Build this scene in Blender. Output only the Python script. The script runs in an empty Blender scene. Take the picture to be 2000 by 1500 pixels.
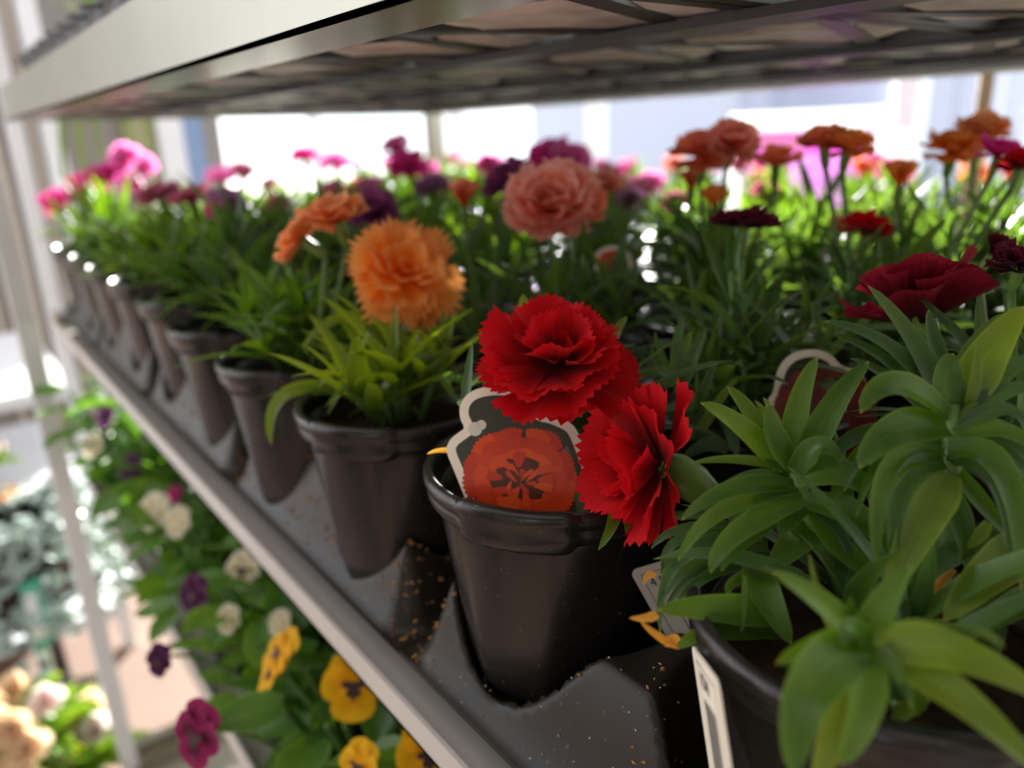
import bpy, math, random
from mathutils import Vector, Matrix

# ------------------------------------------------------------------ camera
sc = bpy.context.scene
COL = sc.collection
ZC = 1.25                      # eye height above the floor
F_PX = 1500.0                  # focal length for a 2000 px wide frame
RIGHT = Vector((0.6070, 0.7940, -0.0330))
FWD = Vector((-0.7610, 0.5690, -0.3110)).normalized()
RIGHT = (RIGHT - FWD * RIGHT.dot(FWD)).normalized()
UP = RIGHT.cross(FWD).normalized()
CAM = Vector((0, 0, ZC))
cam = bpy.data.cameras.new('camera')
cam.sensor_width = 36.0
cam.lens = 36.0 * F_PX / 2000.0
cam.clip_start = 0.01
cam.clip_end = 200
cam.dof.use_dof = True
cam.dof.focus_distance = 0.260
cam.dof.aperture_fstop = 5.4
cam_o = bpy.data.objects.new('camera', cam)
cam_o.matrix_world = Matrix((
    (RIGHT.x, UP.x, -FWD.x, 0), (RIGHT.y, UP.y, -FWD.y, 0),
    (RIGHT.z, UP.z, -FWD.z, ZC), (0, 0, 0, 1)))
COL.objects.link(cam_o)
sc.camera = cam_o

# ------------------------------------------------------------------ light
world = bpy.data.worlds.new('sky')
sc.world = world
world.use_nodes = True
bg = world.node_tree.nodes['Background']
bg.inputs[0].default_value = (0.93, 0.96, 1.0, 1)
bg.inputs[1].default_value = 2.0
sun = bpy.data.lights.new('sun', 'SUN')
sun.energy = 24.0
sun.angle = math.radians(1.0)
sun.color = (1.0, 0.95, 0.86)
sun_o = bpy.data.objects.new('sun', sun)
SUN_FROM = Vector((-0.70, 0.66, 0.235)).normalized()
sun_o.rotation_euler = SUN_FROM.to_track_quat('Z', 'Y').to_euler()
sun_o.location = SUN_FROM * 10
COL.objects.link(sun_o)
sc.view_settings.view_transform = 'Standard'
sc.view_settings.look = 'None'
sc.view_settings.gamma = 1.0
sc.view_settings.use_curve_mapping = False
sc.view_settings.exposure = 0.55

# ------------------------------------------------------------------ helpers
PI = math.pi
def ray(px, py):
    return FWD + RIGHT * ((px - 1000) / F_PX) - UP * ((py - 750) / F_PX)
def pt(px, py, d):                         # point at distance d along the view axis
    return CAM + ray(px, py) * d
def aty(px, py, Y):                        # point on the plane y = Y
    r = ray(px, py); return CAM + r * (Y / r.y)
def atx(px, py, X):
    r = ray(px, py); return CAM + r * (X / r.x)
def atz(px, py, Z):
    r = ray(px, py); return CAM + r * ((Z - ZC) / r.z)
def onplane(px, py, P0, N):
    r = ray(px, py); return CAM + r * ((P0 - CAM).dot(N) / r.dot(N))
def depth(p): return (p - CAM).dot(FWD)

def tag(o, label=None, cat=None, group=None, kind=None):
    if label: o['label'] = label
    if cat: o['category'] = cat
    if group: o['group'] = group
    if kind: o['kind'] = kind
    return o
def empty(name, loc=(0, 0, 0), parent=None):
    o = bpy.data.objects.new(name, None); COL.objects.link(o)
    o.location = loc; o.empty_display_size = 0.02
    if parent: o.parent = parent
    return o
def link(name, me, parent=None, mat=None, M=None):
    o = bpy.data.objects.new(name, me); COL.objects.link(o)
    if parent: o.parent = parent
    if M is not None: o.matrix_basis = M
    if mat:
        if len(me.materials) == 0: me.materials.append(mat)
        if me.materials[0] != mat:
            o.material_slots[0].link = 'OBJECT'; o.material_slots[0].material = mat
    return o

class MB:
    def __init__(s): s.v = []; s.f = []; s.uv = []
    def add(s, verts, faces, uv=None, M=None):
        n = len(s.v)
        s.v += [tuple(M @ Vector(p)) if M is not None else tuple(p) for p in verts]
        s.uv += uv if uv else [(0.5, 0.5)] * len(verts)
        s.f += [tuple(i + n for i in f) for f in faces]
        return s
    def tmpl(s, t, M): return s.add(t.v, t.f, t.uv, M)
    def box(s, lo, hi, M=None):
        x0, y0, z0 = lo; x1, y1, z1 = hi
        v = [(x0,y0,z0),(x1,y0,z0),(x1,y1,z0),(x0,y1,z0),(x0,y0,z1),(x1,y0,z1),(x1,y1,z1),(x0,y1,z1)]
        return s.add(v, [(0,3,2,1),(4,5,6,7),(0,1,5,4),(1,2,6,5),(2,3,7,6),(3,0,4,7)], None, M)
    def tube(s, pts, rad, n=8, cap=True):
        pts = [Vector(p) for p in pts]
        if not hasattr(rad, '__len__'): rad = [rad] * len(pts)
        vs = []; fs = []; uv = []
        ref = Vector((0.31, 0.17, 0.93)); 
        for i, p in enumerate(pts):
            t = (pts[min(i+1, len(pts)-1)] - pts[max(i-1, 0)]).normalized()
            a = t.cross(ref)
            if a.length < 1e-3: a = t.cross(Vector((1, 0, 0)))
            a.normalize(); b = t.cross(a).normalized()
            for k in range(n):
                q = 2*PI*k/n
                vs.append(p + (a*math.cos(q) + b*math.sin(q)) * rad[i]); uv.append((k/n, i/(len(pts)-1)))
        for i in range(len(pts)-1):
            for k in range(n):
                k2 = (k+1) % n
                fs.append((i*n+k, i*n+k2, (i+1)*n+k2, (i+1)*n+k))
        if cap:
            fs.append(tuple(range(n-1, -1, -1))); fs.append(tuple((len(pts)-1)*n+k for k in range(n)))
        return s.add(vs, fs, uv)
    def grid(s, fn, nu, nv):
        vs = []; uv = []; fs = []
        for j in range(nv+1):
            for i in range(nu+1):
                vs.append(tuple(fn(i/nu, j/nv))); uv.append((i/nu, j/nv))
        w = nu+1
        for j in range(nv):
            for i in range(nu):
                fs.append((j*w+i, j*w+i+1, (j+1)*w+i+1, (j+1)*w+i))
        return s.add(vs, fs, uv)
    def lathe(s, prof, n=32, M=None):
        vs = []; fs = []
        for r, z in prof:
            for k in range(n):
                q = 2*PI*k/n; vs.append((r*math.cos(q), r*math.sin(q), z))
        for i in range(len(prof)-1):
            for k in range(n):
                k2 = (k+1) % n
                fs.append((i*n+k, i*n+k2, (i+1)*n+k2, (i+1)*n+k))
        return s.add(vs, fs, None, M)
    def poly_plate(s, pts, N, th):            # flat polygon with thickness along N
        n = len(pts); vs = [p for p in pts] + [p - N*th for p in pts]
        fs = [tuple(range(n)), tuple(range(2*n-1, n-1, -1))]
        fs += [(i, i+n, (i+1) % n + n, (i+1) % n) for i in range(n)]
        return s.add(vs, fs)
    def mesh(s, name, smooth=True):
        me = bpy.data.meshes.new(name)
        me.from_pydata(s.v, [], s.f)
        ul = me.uv_layers.new(name='uv')
        d = [0.0] * (2*len(me.loops))
        vi = [0] * len(me.loops); me.loops.foreach_get('vertex_index', vi)
        for k, i in enumerate(vi):
            d[2*k], d[2*k+1] = s.uv[i]
        ul.data.foreach_set('uv', d)
        if smooth: me.polygons.foreach_set('use_smooth', [True]*len(me.polygons))
        me.update()
        return me
    def build(s, name, mat, parent=None, smooth=True, M=None):
        return link(name, s.mesh(name, smooth), parent, mat, M)

# ------------------------------------------------------------------ materials
def nt(name):
    m = bpy.data.materials.new(name); m.use_nodes = True
    t = m.node_tree; b = t.nodes['Principled BSDF']
    return m, t, b
def setp(b, **k):
    for n, v in k.items():
        b.inputs[n.replace('_', ' ')].default_value = v
def c4(c): return (c[0], c[1], c[2], 1)
def plain(name, col, rough=0.5, metal=0.0, var=0.12, scale=40, bump=0.0, spec=0.5):
    m, t, b = nt(name)
    setp(b, Roughness=rough, Metallic=metal)
    b.inputs['Specular IOR Level'].default_value = spec
    tc = t.nodes.new('ShaderNodeTexCoord')
    nz = t.nodes.new('ShaderNodeTexNoise'); nz.inputs['Scale'].default_value = scale
    nz.inputs['Detail'].default_value = 4
    t.links.new(tc.outputs['Object'], nz.inputs['Vector'])
    r = t.nodes.new('ShaderNodeMixRGB'); r.blend_type = 'MIX'
    r.inputs[1].default_value = c4([x*(1-var) for x in col]); r.inputs[2].default_value = c4([min(1, x*(1+var)) for x in col])
    t.links.new(nz.outputs['Fac'], r.inputs[0]); t.links.new(r.outputs[0], b.inputs['Base Color'])
    if bump:
        bp = t.nodes.new('ShaderNodeBump'); bp.inputs['Strength'].default_value = bump
        bp.inputs['Distance'].default_value = 0.002
        t.links.new(nz.outputs['Fac'], bp.inputs['Height']); t.links.new(bp.outputs[0], b.inputs['Normal'])
    return m
def dusty(name, col, dust, rough, amount, scale, spec=0.5):
    """plastic with a film of dust and specks of growing medium"""
    m, t, b = nt(name)
    setp(b, Roughness=rough)
    b.inputs['Specular IOR Level'].default_value = spec
    tc = t.nodes.new('ShaderNodeTexCoord')
    n1 = t.nodes.new('ShaderNodeTexNoise'); n1.inputs['Scale'].default_value = scale; n1.inputs['Detail'].default_value = 6
    n2 = t.nodes.new('ShaderNodeTexNoise'); n2.inputs['Scale'].default_value = scale*24; n2.inputs['Detail'].default_value = 2
    for n in (n1, n2): t.links.new(tc.outputs['Object'], n.inputs['Vector'])
    r1 = t.nodes.new('ShaderNodeValToRGB')
    r1.color_ramp.elements[0].position = 0.42; r1.color_ramp.elements[1].position = 0.75
    r1.color_ramp.elements[1].color = (amount, amount, amount, 1)
    t.links.new(n1.outputs['Fac'], r1.inputs[0])
    r2 = t.nodes.new('ShaderNodeValToRGB')
    r2.color_ramp.elements[0].position = 0.70; r2.color_ramp.elements[1].position = 0.74
    r2.color_ramp.elements[1].color = (0.7, 0.7, 0.7, 1)
    t.links.new(n2.outputs['Fac'], r2.inputs[0])
    ad = t.nodes.new('ShaderNodeMath'); ad.operation = 'MAXIMUM'
    t.links.new(r1.outputs[0], ad.inputs[0]); t.links.new(r2.outputs[0], ad.inputs[1])
    mx = t.nodes.new('ShaderNodeMixRGB'); mx.inputs[1].default_value = c4(col); mx.inputs[2].default_value = c4(dust)
    t.links.new(ad.outputs[0], mx.inputs[0]); t.links.new(mx.outputs[0], b.inputs['Base Color'])
    ra = t.nodes.new('ShaderNodeMapRange'); ra.inputs['To Min'].default_value = rough; ra.inputs['To Max'].default_value = min(1, rough+0.15)
    t.links.new(n1.outputs['Fac'], ra.inputs['Value']); t.links.new(ra.outputs[0], b.inputs['Roughness'])
    return m
def leafmat(name, dark, light, tip, trans=0.3, rough=0.42, transcol=None):
    """leaf: darker blade, paler midrib and margin, thin enough to glow when lit from behind"""
    m, t, b = nt(name)
    setp(b, Roughness=rough)
    b.inputs['Specular IOR Level'].default_value = 0.5
    uv = t.nodes.new('ShaderNodeUVMap'); sp = t.nodes.new('ShaderNodeSeparateXYZ')
    t.links.new(uv.outputs[0], sp.inputs[0])
    oi = t.nodes.new('ShaderNodeObjectInfo')
    nz = t.nodes.new('ShaderNodeTexNoise'); nz.inputs['Scale'].default_value = 60; nz.inputs['Detail'].default_value = 3
    tc = t.nodes.new('ShaderNodeTexCoord'); t.links.new(tc.outputs['Object'], nz.inputs['Vector'])
    av = t.nodes.new('ShaderNodeMath'); av.operation = 'MULTIPLY_ADD'
    t.links.new(oi.outputs['Random'], av.inputs[0]); av.inputs[1].default_value = 0.6
    s2 = t.nodes.new('ShaderNodeMath'); s2.operation = 'MULTIPLY_ADD'; s2.inputs[1].default_value = 0.9; s2.inputs[2].default_value = -0.2
    t.links.new(nz.outputs['Fac'], s2.inputs[0]); t.links.new(s2.outputs[0], av.inputs[2])
    mx = t.nodes.new('ShaderNodeMixRGB'); mx.inputs[1].default_value = c4(dark); mx.inputs[2].default_value = c4(light)
    mx.use_clamp = True
    t.links.new(av.outputs[0], mx.inputs[0])
    rib = t.nodes.new('ShaderNodeValToRGB')        # across the blade
    e = rib.color_ramp.elements
    e[0].position = 0.0; e[0].color = (0.9, 0.9, 0.9, 1); e[1].position = 0.09; e[1].color = (0, 0, 0, 1)
    for p_, v_ in ((0.46, 0.0), (0.5, 0.45), (0.54, 0.0), (0.91, 0.0), (1.0, 0.9)):
        q = e.new(p_); q.color = (v_, v_, v_, 1)
    t.links.new(sp.outputs[0], rib.inputs[0])
    mr = t.nodes.new('ShaderNodeMixRGB'); mr.inputs[2].default_value = c4([min(1, x*1.5+0.02) for x in light])
    fr = t.nodes.new('ShaderNodeMath'); fr.operation = 'MULTIPLY'; fr.inputs[1].default_value = 0.45
    t.links.new(rib.outputs[0], fr.inputs[0]); t.links.new(fr.outputs[0], mr.inputs[0]); t.links.new(mx.outputs[0], mr.inputs[1])
    tr = t.nodes.new('ShaderNodeValToRGB'); tr.color_ramp.elements[0].position = 0.955; tr.color_ramp.elements[1].position = 1.0
    t.links.new(sp.outputs[1], tr.inputs[0])
    mt = t.nodes.new('ShaderNodeMixRGB'); mt.inputs[2].default_value = c4(tip)
    t.links.new(tr.outputs[0], mt.inputs[0]); t.links.new(mr.outputs[0], mt.inputs[1])
    t.links.new(mt.outputs[0], b.inputs['Base Color'])
    wv = t.nodes.new('ShaderNodeTexWave'); wv.inputs['Scale'].default_value = 5.0; wv.inputs['Distortion'].default_value = 0.3
    t.links.new(uv.outputs[0], wv.inputs['Vector'])
    bp = t.nodes.new('ShaderNodeBump'); bp.inputs['Strength'].default_value = 0.12; bp.inputs['Distance'].default_value = 0.0006
    t.links.new(wv.outputs['Fac'], bp.inputs['Height']); t.links.new(bp.outputs[0], b.inputs['Normal'])
    tl = t.nodes.new('ShaderNodeBsdfTranslucent')
    hs = t.nodes.new('ShaderNodeMixRGB'); hs.blend_type = 'MULTIPLY'; hs.inputs[0].default_value = 1
    hs.inputs[2].default_value = c4(transcol or (4.2, 3.4, 0.8)); t.links.new(mt.outputs[0], hs.inputs[1])
    t.links.new(hs.outputs[0], tl.inputs[0])
    ms = t.nodes.new('ShaderNodeMixShader'); ms.inputs[0].default_value = trans
    t.links.new(b.outputs[0], ms.inputs[1]); t.links.new(tl.outputs[0], ms.inputs[2])
    t.links.new(ms.outputs[0], t.nodes['Material Output'].inputs[0])
    return m
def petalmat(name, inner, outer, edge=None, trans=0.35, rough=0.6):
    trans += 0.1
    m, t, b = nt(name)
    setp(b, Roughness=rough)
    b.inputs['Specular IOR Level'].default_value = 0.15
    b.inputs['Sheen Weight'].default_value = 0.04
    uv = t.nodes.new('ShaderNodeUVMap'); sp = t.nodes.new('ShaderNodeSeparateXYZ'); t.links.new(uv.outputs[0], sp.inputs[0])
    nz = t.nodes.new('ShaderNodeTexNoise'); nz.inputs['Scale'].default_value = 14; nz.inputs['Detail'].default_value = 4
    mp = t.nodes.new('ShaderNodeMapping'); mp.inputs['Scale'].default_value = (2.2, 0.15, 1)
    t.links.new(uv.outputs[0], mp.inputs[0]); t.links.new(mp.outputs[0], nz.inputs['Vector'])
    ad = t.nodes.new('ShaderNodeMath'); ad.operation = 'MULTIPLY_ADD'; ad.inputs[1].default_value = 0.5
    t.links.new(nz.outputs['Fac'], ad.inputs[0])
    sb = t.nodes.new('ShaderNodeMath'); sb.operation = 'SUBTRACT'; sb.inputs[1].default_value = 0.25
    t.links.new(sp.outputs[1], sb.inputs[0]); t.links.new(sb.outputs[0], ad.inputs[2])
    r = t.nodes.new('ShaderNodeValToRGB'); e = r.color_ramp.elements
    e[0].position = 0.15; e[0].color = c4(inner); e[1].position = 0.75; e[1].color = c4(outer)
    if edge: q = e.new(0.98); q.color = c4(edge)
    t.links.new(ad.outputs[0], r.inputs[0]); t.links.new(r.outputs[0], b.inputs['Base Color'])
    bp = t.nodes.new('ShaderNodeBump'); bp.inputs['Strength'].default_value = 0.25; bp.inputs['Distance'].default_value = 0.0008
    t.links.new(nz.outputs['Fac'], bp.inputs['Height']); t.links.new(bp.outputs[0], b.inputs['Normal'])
    tl = t.nodes.new('ShaderNodeBsdfTranslucent'); t.links.new(r.outputs[0], tl.inputs[0])
    ms = t.nodes.new('ShaderNodeMixShader'); ms.inputs[0].default_value = trans
    t.links.new(b.outputs[0], ms.inputs[1]); t.links.new(tl.outputs[0], ms.inputs[2])
    t.links.new(ms.outputs[0], t.nodes['Material Output'].inputs[0])
    return m

M = {}
M['pot'] = dusty('black_pot_plastic', (0.012, 0.0115, 0.0115), (0.16, 0.12, 0.08), 0.17, 0.04, 22, 0.42)
M['tray'] = dusty('black_tray_plastic', (0.011, 0.010, 0.008), (0.10, 0.078, 0.048), 0.28, 0.30, 11, 0.22)
M['upper_tray'] = plain('upper_tray_plastic', (0.030, 0.029, 0.027), 0.45, 0, 0.2, 30)
M['metal'] = plain('galvanised_steel', (0.37, 0.355, 0.29), 0.30, 0.85, 0.14, 14, 0.05)
M['lip'] = plain('painted_steel_edge', (0.62, 0.59, 0.55), 0.42, 0.25, 0.08, 20, 0.04)
M['white_metal'] = plain('white_powder_coat', (0.80, 0.82, 0.86), 0.4, 0.0, 0.05, 10)
M['soil'] = plain('peat_soil', (0.030, 0.019, 0.012), 0.95, 0, 0.7, 160, 0.8, 0.1)
M['crumb'] = plain('peat_crumbs', (0.30, 0.15, 0.05), 0.9, 0, 0.5, 200, 0, 0.1)
M['fleck'] = plain('pale_flecks', (0.45, 0.40, 0.33), 0.8, 0, 0.3, 200, 0, 0.1)
M['leaf'] = leafmat('carnation_leaf', (0.023, 0.078, 0.009), (0.088, 0.186, 0.017), (0.32, 0.30, 0.04), 0.34, 0.33)
M['leaf_blue'] = leafmat('bluish_carnation_leaf', (0.026, 0.075, 0.026), (0.075, 0.150, 0.050), (0.25, 0.30, 0.08), 0.32, 0.34)
M['leaf_lime'] = leafmat('young_carnation_leaf', (0.066, 0.132, 0.010), (0.160, 0.245, 0.018), (0.35, 0.30, 0.05), 0.34, 0.40)
M['leaf_dry'] = leafmat('dry_leaf', (0.42, 0.20, 0.03), (0.62, 0.36, 0.07), (0.60, 0.36, 0.08), 0.2, 0.6)
M['stem'] = plain('green_stem', (0.13, 0.24, 0.06), 0.5, 0, 0.2, 60)
M['calyx'] = plain('flower_calyx', (0.15, 0.26, 0.045), 0.38, 0, 0.25, 90)
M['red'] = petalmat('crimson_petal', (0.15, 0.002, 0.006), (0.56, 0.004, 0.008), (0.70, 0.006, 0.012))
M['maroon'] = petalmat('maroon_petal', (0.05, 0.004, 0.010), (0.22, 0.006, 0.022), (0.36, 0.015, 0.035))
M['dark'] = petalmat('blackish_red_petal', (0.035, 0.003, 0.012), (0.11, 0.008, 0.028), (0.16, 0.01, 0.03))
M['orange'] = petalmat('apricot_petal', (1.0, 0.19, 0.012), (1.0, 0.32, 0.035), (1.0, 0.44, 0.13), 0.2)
M['pale_orange'] = petalmat('pale_apricot_petal', (0.92, 0.25, 0.05), (0.95, 0.36, 0.10), (0.95, 0.48, 0.24), 0.3)
M['salmon'] = petalmat('salmon_petal', (0.85, 0.12, 0.05), (0.88, 0.24, 0.14), (0.95, 0.50, 0.42), 0.3)
M['coral'] = petalmat('coral_petal', (0.85, 0.10, 0.03), (0.90, 0.22, 0.09), (0.95, 0.35, 0.2), 0.3)
M['magenta'] = petalmat('magenta_petal', (0.70, 0.01, 0.16), (0.85, 0.03, 0.35), (0.9, 0.10, 0.5), 0.35)
M['pink'] = petalmat('pink_petal', (0.80, 0.06, 0.35), (0.90, 0.20, 0.58), (0.95, 0.4, 0.75), 0.35)
M['rose'] = petalmat('dusty_rose_petal', (0.45, 0.04, 0.12), (0.60, 0.13, 0.22), (0.7, 0.25, 0.35), 0.3)
M['mauve'] = petalmat('mauve_petal', (0.30, 0.05, 0.22), (0.45, 0.12, 0.38), (0.6, 0.3, 0.5), 0.3)
M['purple'] = petalmat('plum_petal', (0.16, 0.015, 0.09), (0.28, 0.04, 0.17), (0.4, 0.1, 0.28), 0.3)
M['yellow'] = petalmat('yellow_pansy_petal', (0.85, 0.38, 0.005), (0.90, 0.50, 0.008), None, 0.3)
M['cream'] = petalmat('cream_pansy_petal', (0.80, 0.60, 0.25), (0.85, 0.80, 0.62), None, 0.3)
M['violet'] = petalmat('violet_pansy_petal', (0.03, 0.004, 0.03), (0.09, 0.012, 0.07), None, 0.2)
M['wine'] = petalmat('wine_pansy_petal', (0.10, 0.004, 0.03), (0.32, 0.015, 0.10), None, 0.3)
M['blotch'] = plain('pansy_blotch', (0.03, 0.008, 0.006), 0.7)
M['pansy_leaf'] = leafmat('pansy_leaf', (0.030, 0.105, 0.018), (0.085, 0.210, 0.030), (0.12, 0.24, 0.04), 0.3, 0.45)
M['silver_leaf'] = leafmat('silver_leaf', (0.28, 0.36, 0.33), (0.45, 0.54, 0.50), (0.5, 0.55, 0.5), 0.2, 0.5, (1, 1, 0.9))
M['card'] = plain('cream_card', (0.93, 0.86, 0.71), 0.5, 0, 0.03, 20)
M['card_shaded'] = plain('shaded_label_plastic', (0.36, 0.33, 0.29), 0.5, 0, 0.04, 20)  # shade on the white label is put into this grey
M['ink'] = plain('black_ink', (0.02, 0.02, 0.02), 0.6)
M['print_dark'] = plain('printed_dark_background', (0.045, 0.050, 0.032), 0.28, 0, 0.35, 60)
M['print_red'] = [plain('printed_petal_tone', c, 0.28, 0, 0.10, 200) for c in
                  ((0.66, 0.055, 0.012), (0.74, 0.075, 0.014), (0.58, 0.042, 0.012), (0.80, 0.10, 0.018))]
M['print_crease'] = plain('printed_crease', (0.10, 0.022, 0.014), 0.28)
M['print_deep'] = [plain('printed_deep_petal_tone', c, 0.35, 0, 0.15, 200) for c in ((0.20, 0.010, 0.010), (0.14, 0.007, 0.010), (0.26, 0.016, 0.012))]
M['print_green'] = plain('printed_leaf_green', (0.10, 0.16, 0.07), 0.3)
M['print_white'] = plain('printed_white', (0.72, 0.70, 0.58), 0.3)
M['pale_base'] = dusty('pale_pot_base', (0.92, 0.84, 0.83), (0.25, 0.21, 0.20), 0.4, 0.7, 34)

# ------------------------------------------------------------------ the setting
def struct(name, mb, mat, smooth=False):
    o = mb.build(name, mat, None, smooth); o['kind'] = 'structure'; return o
m_floor = plain('pink_concrete', (0.28, 0.185, 0.145), 0.8, 0, 0.14, 6, 0.1)
m_out = plain('pale_paving', (0.62, 0.60, 0.58), 0.8, 0, 0.1, 2)
struct('floor', MB().box((-14, -8, -0.1), (5, 2.6, 0)), m_floor)
struct('ground_outside', MB().box((-30, 2.7, -0.1), (14, 40, 0)), m_out)
m_wall = plain('taupe_cladding', (0.27, 0.25, 0.235), 0.7, 0, 0.1, 8)
m_wall2 = plain('olive_panel', (0.34, 0.34, 0.20), 0.7, 0, 0.1, 8)
m_blue = plain('blue_grey_panel', (0.22, 0.32, 0.52), 0.6, 0, 0.06, 8)
m_batten = plain('cream_batten', (0.50, 0.45, 0.38), 0.6)
XL = -3.2
def yl(px, py): return atx(px, py, XL).y
wl = struct('wall_left', MB().box((XL-0.12, -0.75, 0), (XL-0.04, yl(432, 260), 3.2)), m_wall)
def wl_part(name, y0, y1, mat, z0=0, z1=3.2, t=0.04):
    return MB().box((XL-0.04, y0, z0), (XL-0.04+t, y1, z1)).build(name, mat, wl, False)
yy = -0.73
while yy < 0.30:                                   # upright cladding boards with cream battens
    wl_part('board', yy+0.012, yy+0.085, m_wall, t=0.02); wl_part('batten', yy+0.09, yy+0.112, m_batten, t=0.045)
    yy += 0.112
wl_part('post', yl(75, 240), yl(115, 240), M['white_metal'], t=0.07)
wl_part('post', yl(303, 240), yl(350, 240), M['white_metal'], t=0.07)
wl_part('panel', yl(240, 240), yl(300, 240), m_wall2, t=0.03)
wl_part('panel', yl(352, 240), yl(395, 240), m_blue, t=0.03)
wl_part('panel', yl(396, 240), yl(430, 240), m_wall, t=0.03)

YB = 2.6
m_glass, tg, bgls = nt('clear_glass')
tp = tg.nodes.new('ShaderNodeBsdfTransparent'); tp.inputs[0].default_value = (0.93, 0.95, 0.96, 1)
gl = tg.nodes.new('ShaderNodeBsdfGlossy'); gl.inputs['Roughness'].default_value = 0.02
mg = tg.nodes.new('ShaderNodeMixShader'); mg.inputs[0].default_value = 0.05
tg.links.new(tp.outputs[0], mg.inputs[1]); tg.links.new(gl.outputs[0], mg.inputs[2])
tg.links.new(mg.outputs[0], tg.nodes['Material Output'].inputs[0])
def xb(px): return aty(px, 260, YB).x
wb = struct('wall_back', MB().box((-6.2, YB, 0), (3.0, YB+0.08, 0.55)).box((-6.2, YB, 3.3), (3.0, YB+0.08, 3.45)), M['white_metal'])
edges = [-6.0, xb(610), xb(880), xb(1155), xb(1765), 0.9, 2.9]
for x in edges:
    MB().box((x-0.035, YB-0.01, 0.55), (x+0.035, YB+0.07, 3.3)).build('post', M['white_metal'], wb, False)
for a, b_ in zip(edges[:-1], edges[1:]):
    MB().box((a+0.035, YB+0.03, 0.55), (b_-0.035, YB+0.036, 3.3)).build('pane', m_glass, wb, False)
m_build = plain('lavender_render', (0.27, 0.28, 0.36), 0.8, 0, 0.05, 1)
m_roof, tr_, br_ = nt('translucent_roof_sheet')
trl = tr_.nodes.new('ShaderNodeBsdfTranslucent'); trl.inputs[0].default_value = (0.34, 0.31, 0.31, 1)
dif = tr_.nodes.new('ShaderNodeBsdfDiffuse'); dif.inputs[0].default_value = (0.6, 0.58, 0.57, 1)
mxr = tr_.nodes.new('ShaderNodeMixShader'); mxr.inputs[0].default_value = 0.5
tr_.links.new(trl.outputs[0], mxr.inputs[1]); tr_.links.new(dif.outputs[0], mxr.inputs[2]); tr_.links.new(mxr.outputs[0], tr_.nodes['Material Output'].inputs[0])
struct('ceiling_added', MB().add([(-3.4, -2.1, 3.45), (2.2, -2.1, 3.45), (2.2, 2.7, 3.45), (-3.4, 2.7, 3.45)], [(0, 1, 2, 3)]), m_roof)  # unseen roof added for contrast, passing soft light from above
m_inner = plain('dark_unseen_wall', (0.085, 0.07, 0.06), 0.8, 0, 0.15, 3)  # dark, so the added walls throw little light on the pots
struct('wall_front_added', MB().box((-0.9, -2.1, 0), (0.95, -2.0, 3.45)).box((1.4, -2.1, 0), (2.2, -2.0, 3.45)).box((0.95, -2.1, 2.1), (1.4, -2.0, 3.45)), m_inner)   # unseen wall added to darken the camera side; doorway shaped for pot highlights
struct('wall_right_added', MB().box((2.1, -2.0, 0), (2.2, 2.6, 3.45)), m_inner)  # unseen too, added to keep this side of the room dim
bld = struct('building_outside', MB().box((-11.2, 9.0, 0), (-6.3, 12, 2.6)).box((-4.6, 9.0, 0), (-3.7, 12, 2.6)), m_build)
pole = MB().tube([aty(1915, 240, 1.0).xy.to_3d(), aty(1915, 240, 1.0).xy.to_3d() + Vector((0, 0, 3.2))], 0.008, 10)
struct('trim_1', pole, plain('brown_pipe', (0.30, 0.19, 0.11), 0.5))

# ------------------------------------------------------------------ the trolley
X0, X1 = -1.30, 0.10           # shelf ends
YF, YR = 0.125, 0.82
ZS = ZC - 0.236                # top of the middle shelf deck
ZU = ZC + 0.037                # underside of the upper shelf
ZL = ZC - 0.50                 # lower shelf
trolley = tag(empty('plant_trolley', (X0, YF, 0)), 'galvanised plant trolley with three shelves full of potted flowers', 'trolley')
def tpart(name, mb, mat, parent=trolley, smooth=False):
    o = mb.build(name, mat, parent, smooth)
    o.location = (-X0, -YF, 0) if parent is trolley else (0, 0, 0)
    return o
def shelf(z0, lip, name, mat, deck):
    mb = MB().box((X0, YF, z0), (X1, YF+0.002, z0+lip)).box((X0, YF, z0), (X1, YF+0.036, z0+0.002))
    o = tpart(name, mb, mat)
    r = MB().box((X0, YR-0.002, z0), (X1, YR, z0+lip)).box((X0, YR-0.036, z0), (X1, YR, z0+0.002))
    tpart('rear_channel', r, M['metal'], o)
    for x in (X0, X1-0.002):
        tpart('end_channel', MB().box((x, YF+0.002, z0), (x+0.002, YR-0.002, z0+lip)), M['metal'], o)
    if deck:
        tpart('deck', MB().box((X0+0.002, YF+0.036, z0-0.004), (X1-0.002, YR-0.036, z0)), M['metal'], o)
    return o
us = shelf(ZU, 0.043, 'upper_shelf', M['metal'], False)
for y in (0.285, 0.492, 0.66):
    tpart('support_bar', MB().box((X0+0.002, y-0.010, ZU+0.002), (X1-0.002, y+0.010, ZU+0.006)), M['upper_tray'], us)
ms_ = shelf(ZS-0.018, 0.016, 'middle_shelf', M['lip'], True)
ls_ = shelf(ZL-0.03, 0.028, 'lower_shelf', M['lip'], True)
for x, y in ((-1.365, 0.097), (-1.365, 0.85), (0.13, 0.097), (0.13, 0.85)):
    tpart('post', MB().box((x-0.014, y-0.014, 0.12), (x+0.014, y+0.014, 2.1)), M['white_metal'] if y < .5 else M['metal'])  # white on the front posts stands in for sun on galvanised steel
for x in (-1.365, 0.13):
    tpart('end_rail', MB().box((x-0.01, 0.097, 0.16), (x+0.01, 0.85, 0.19)), M['metal'])
    tpart('end_rail', MB().box((x-0.01, 0.097, 2.05), (x+0.01, 0.85, 2.08)), M['metal'])
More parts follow.
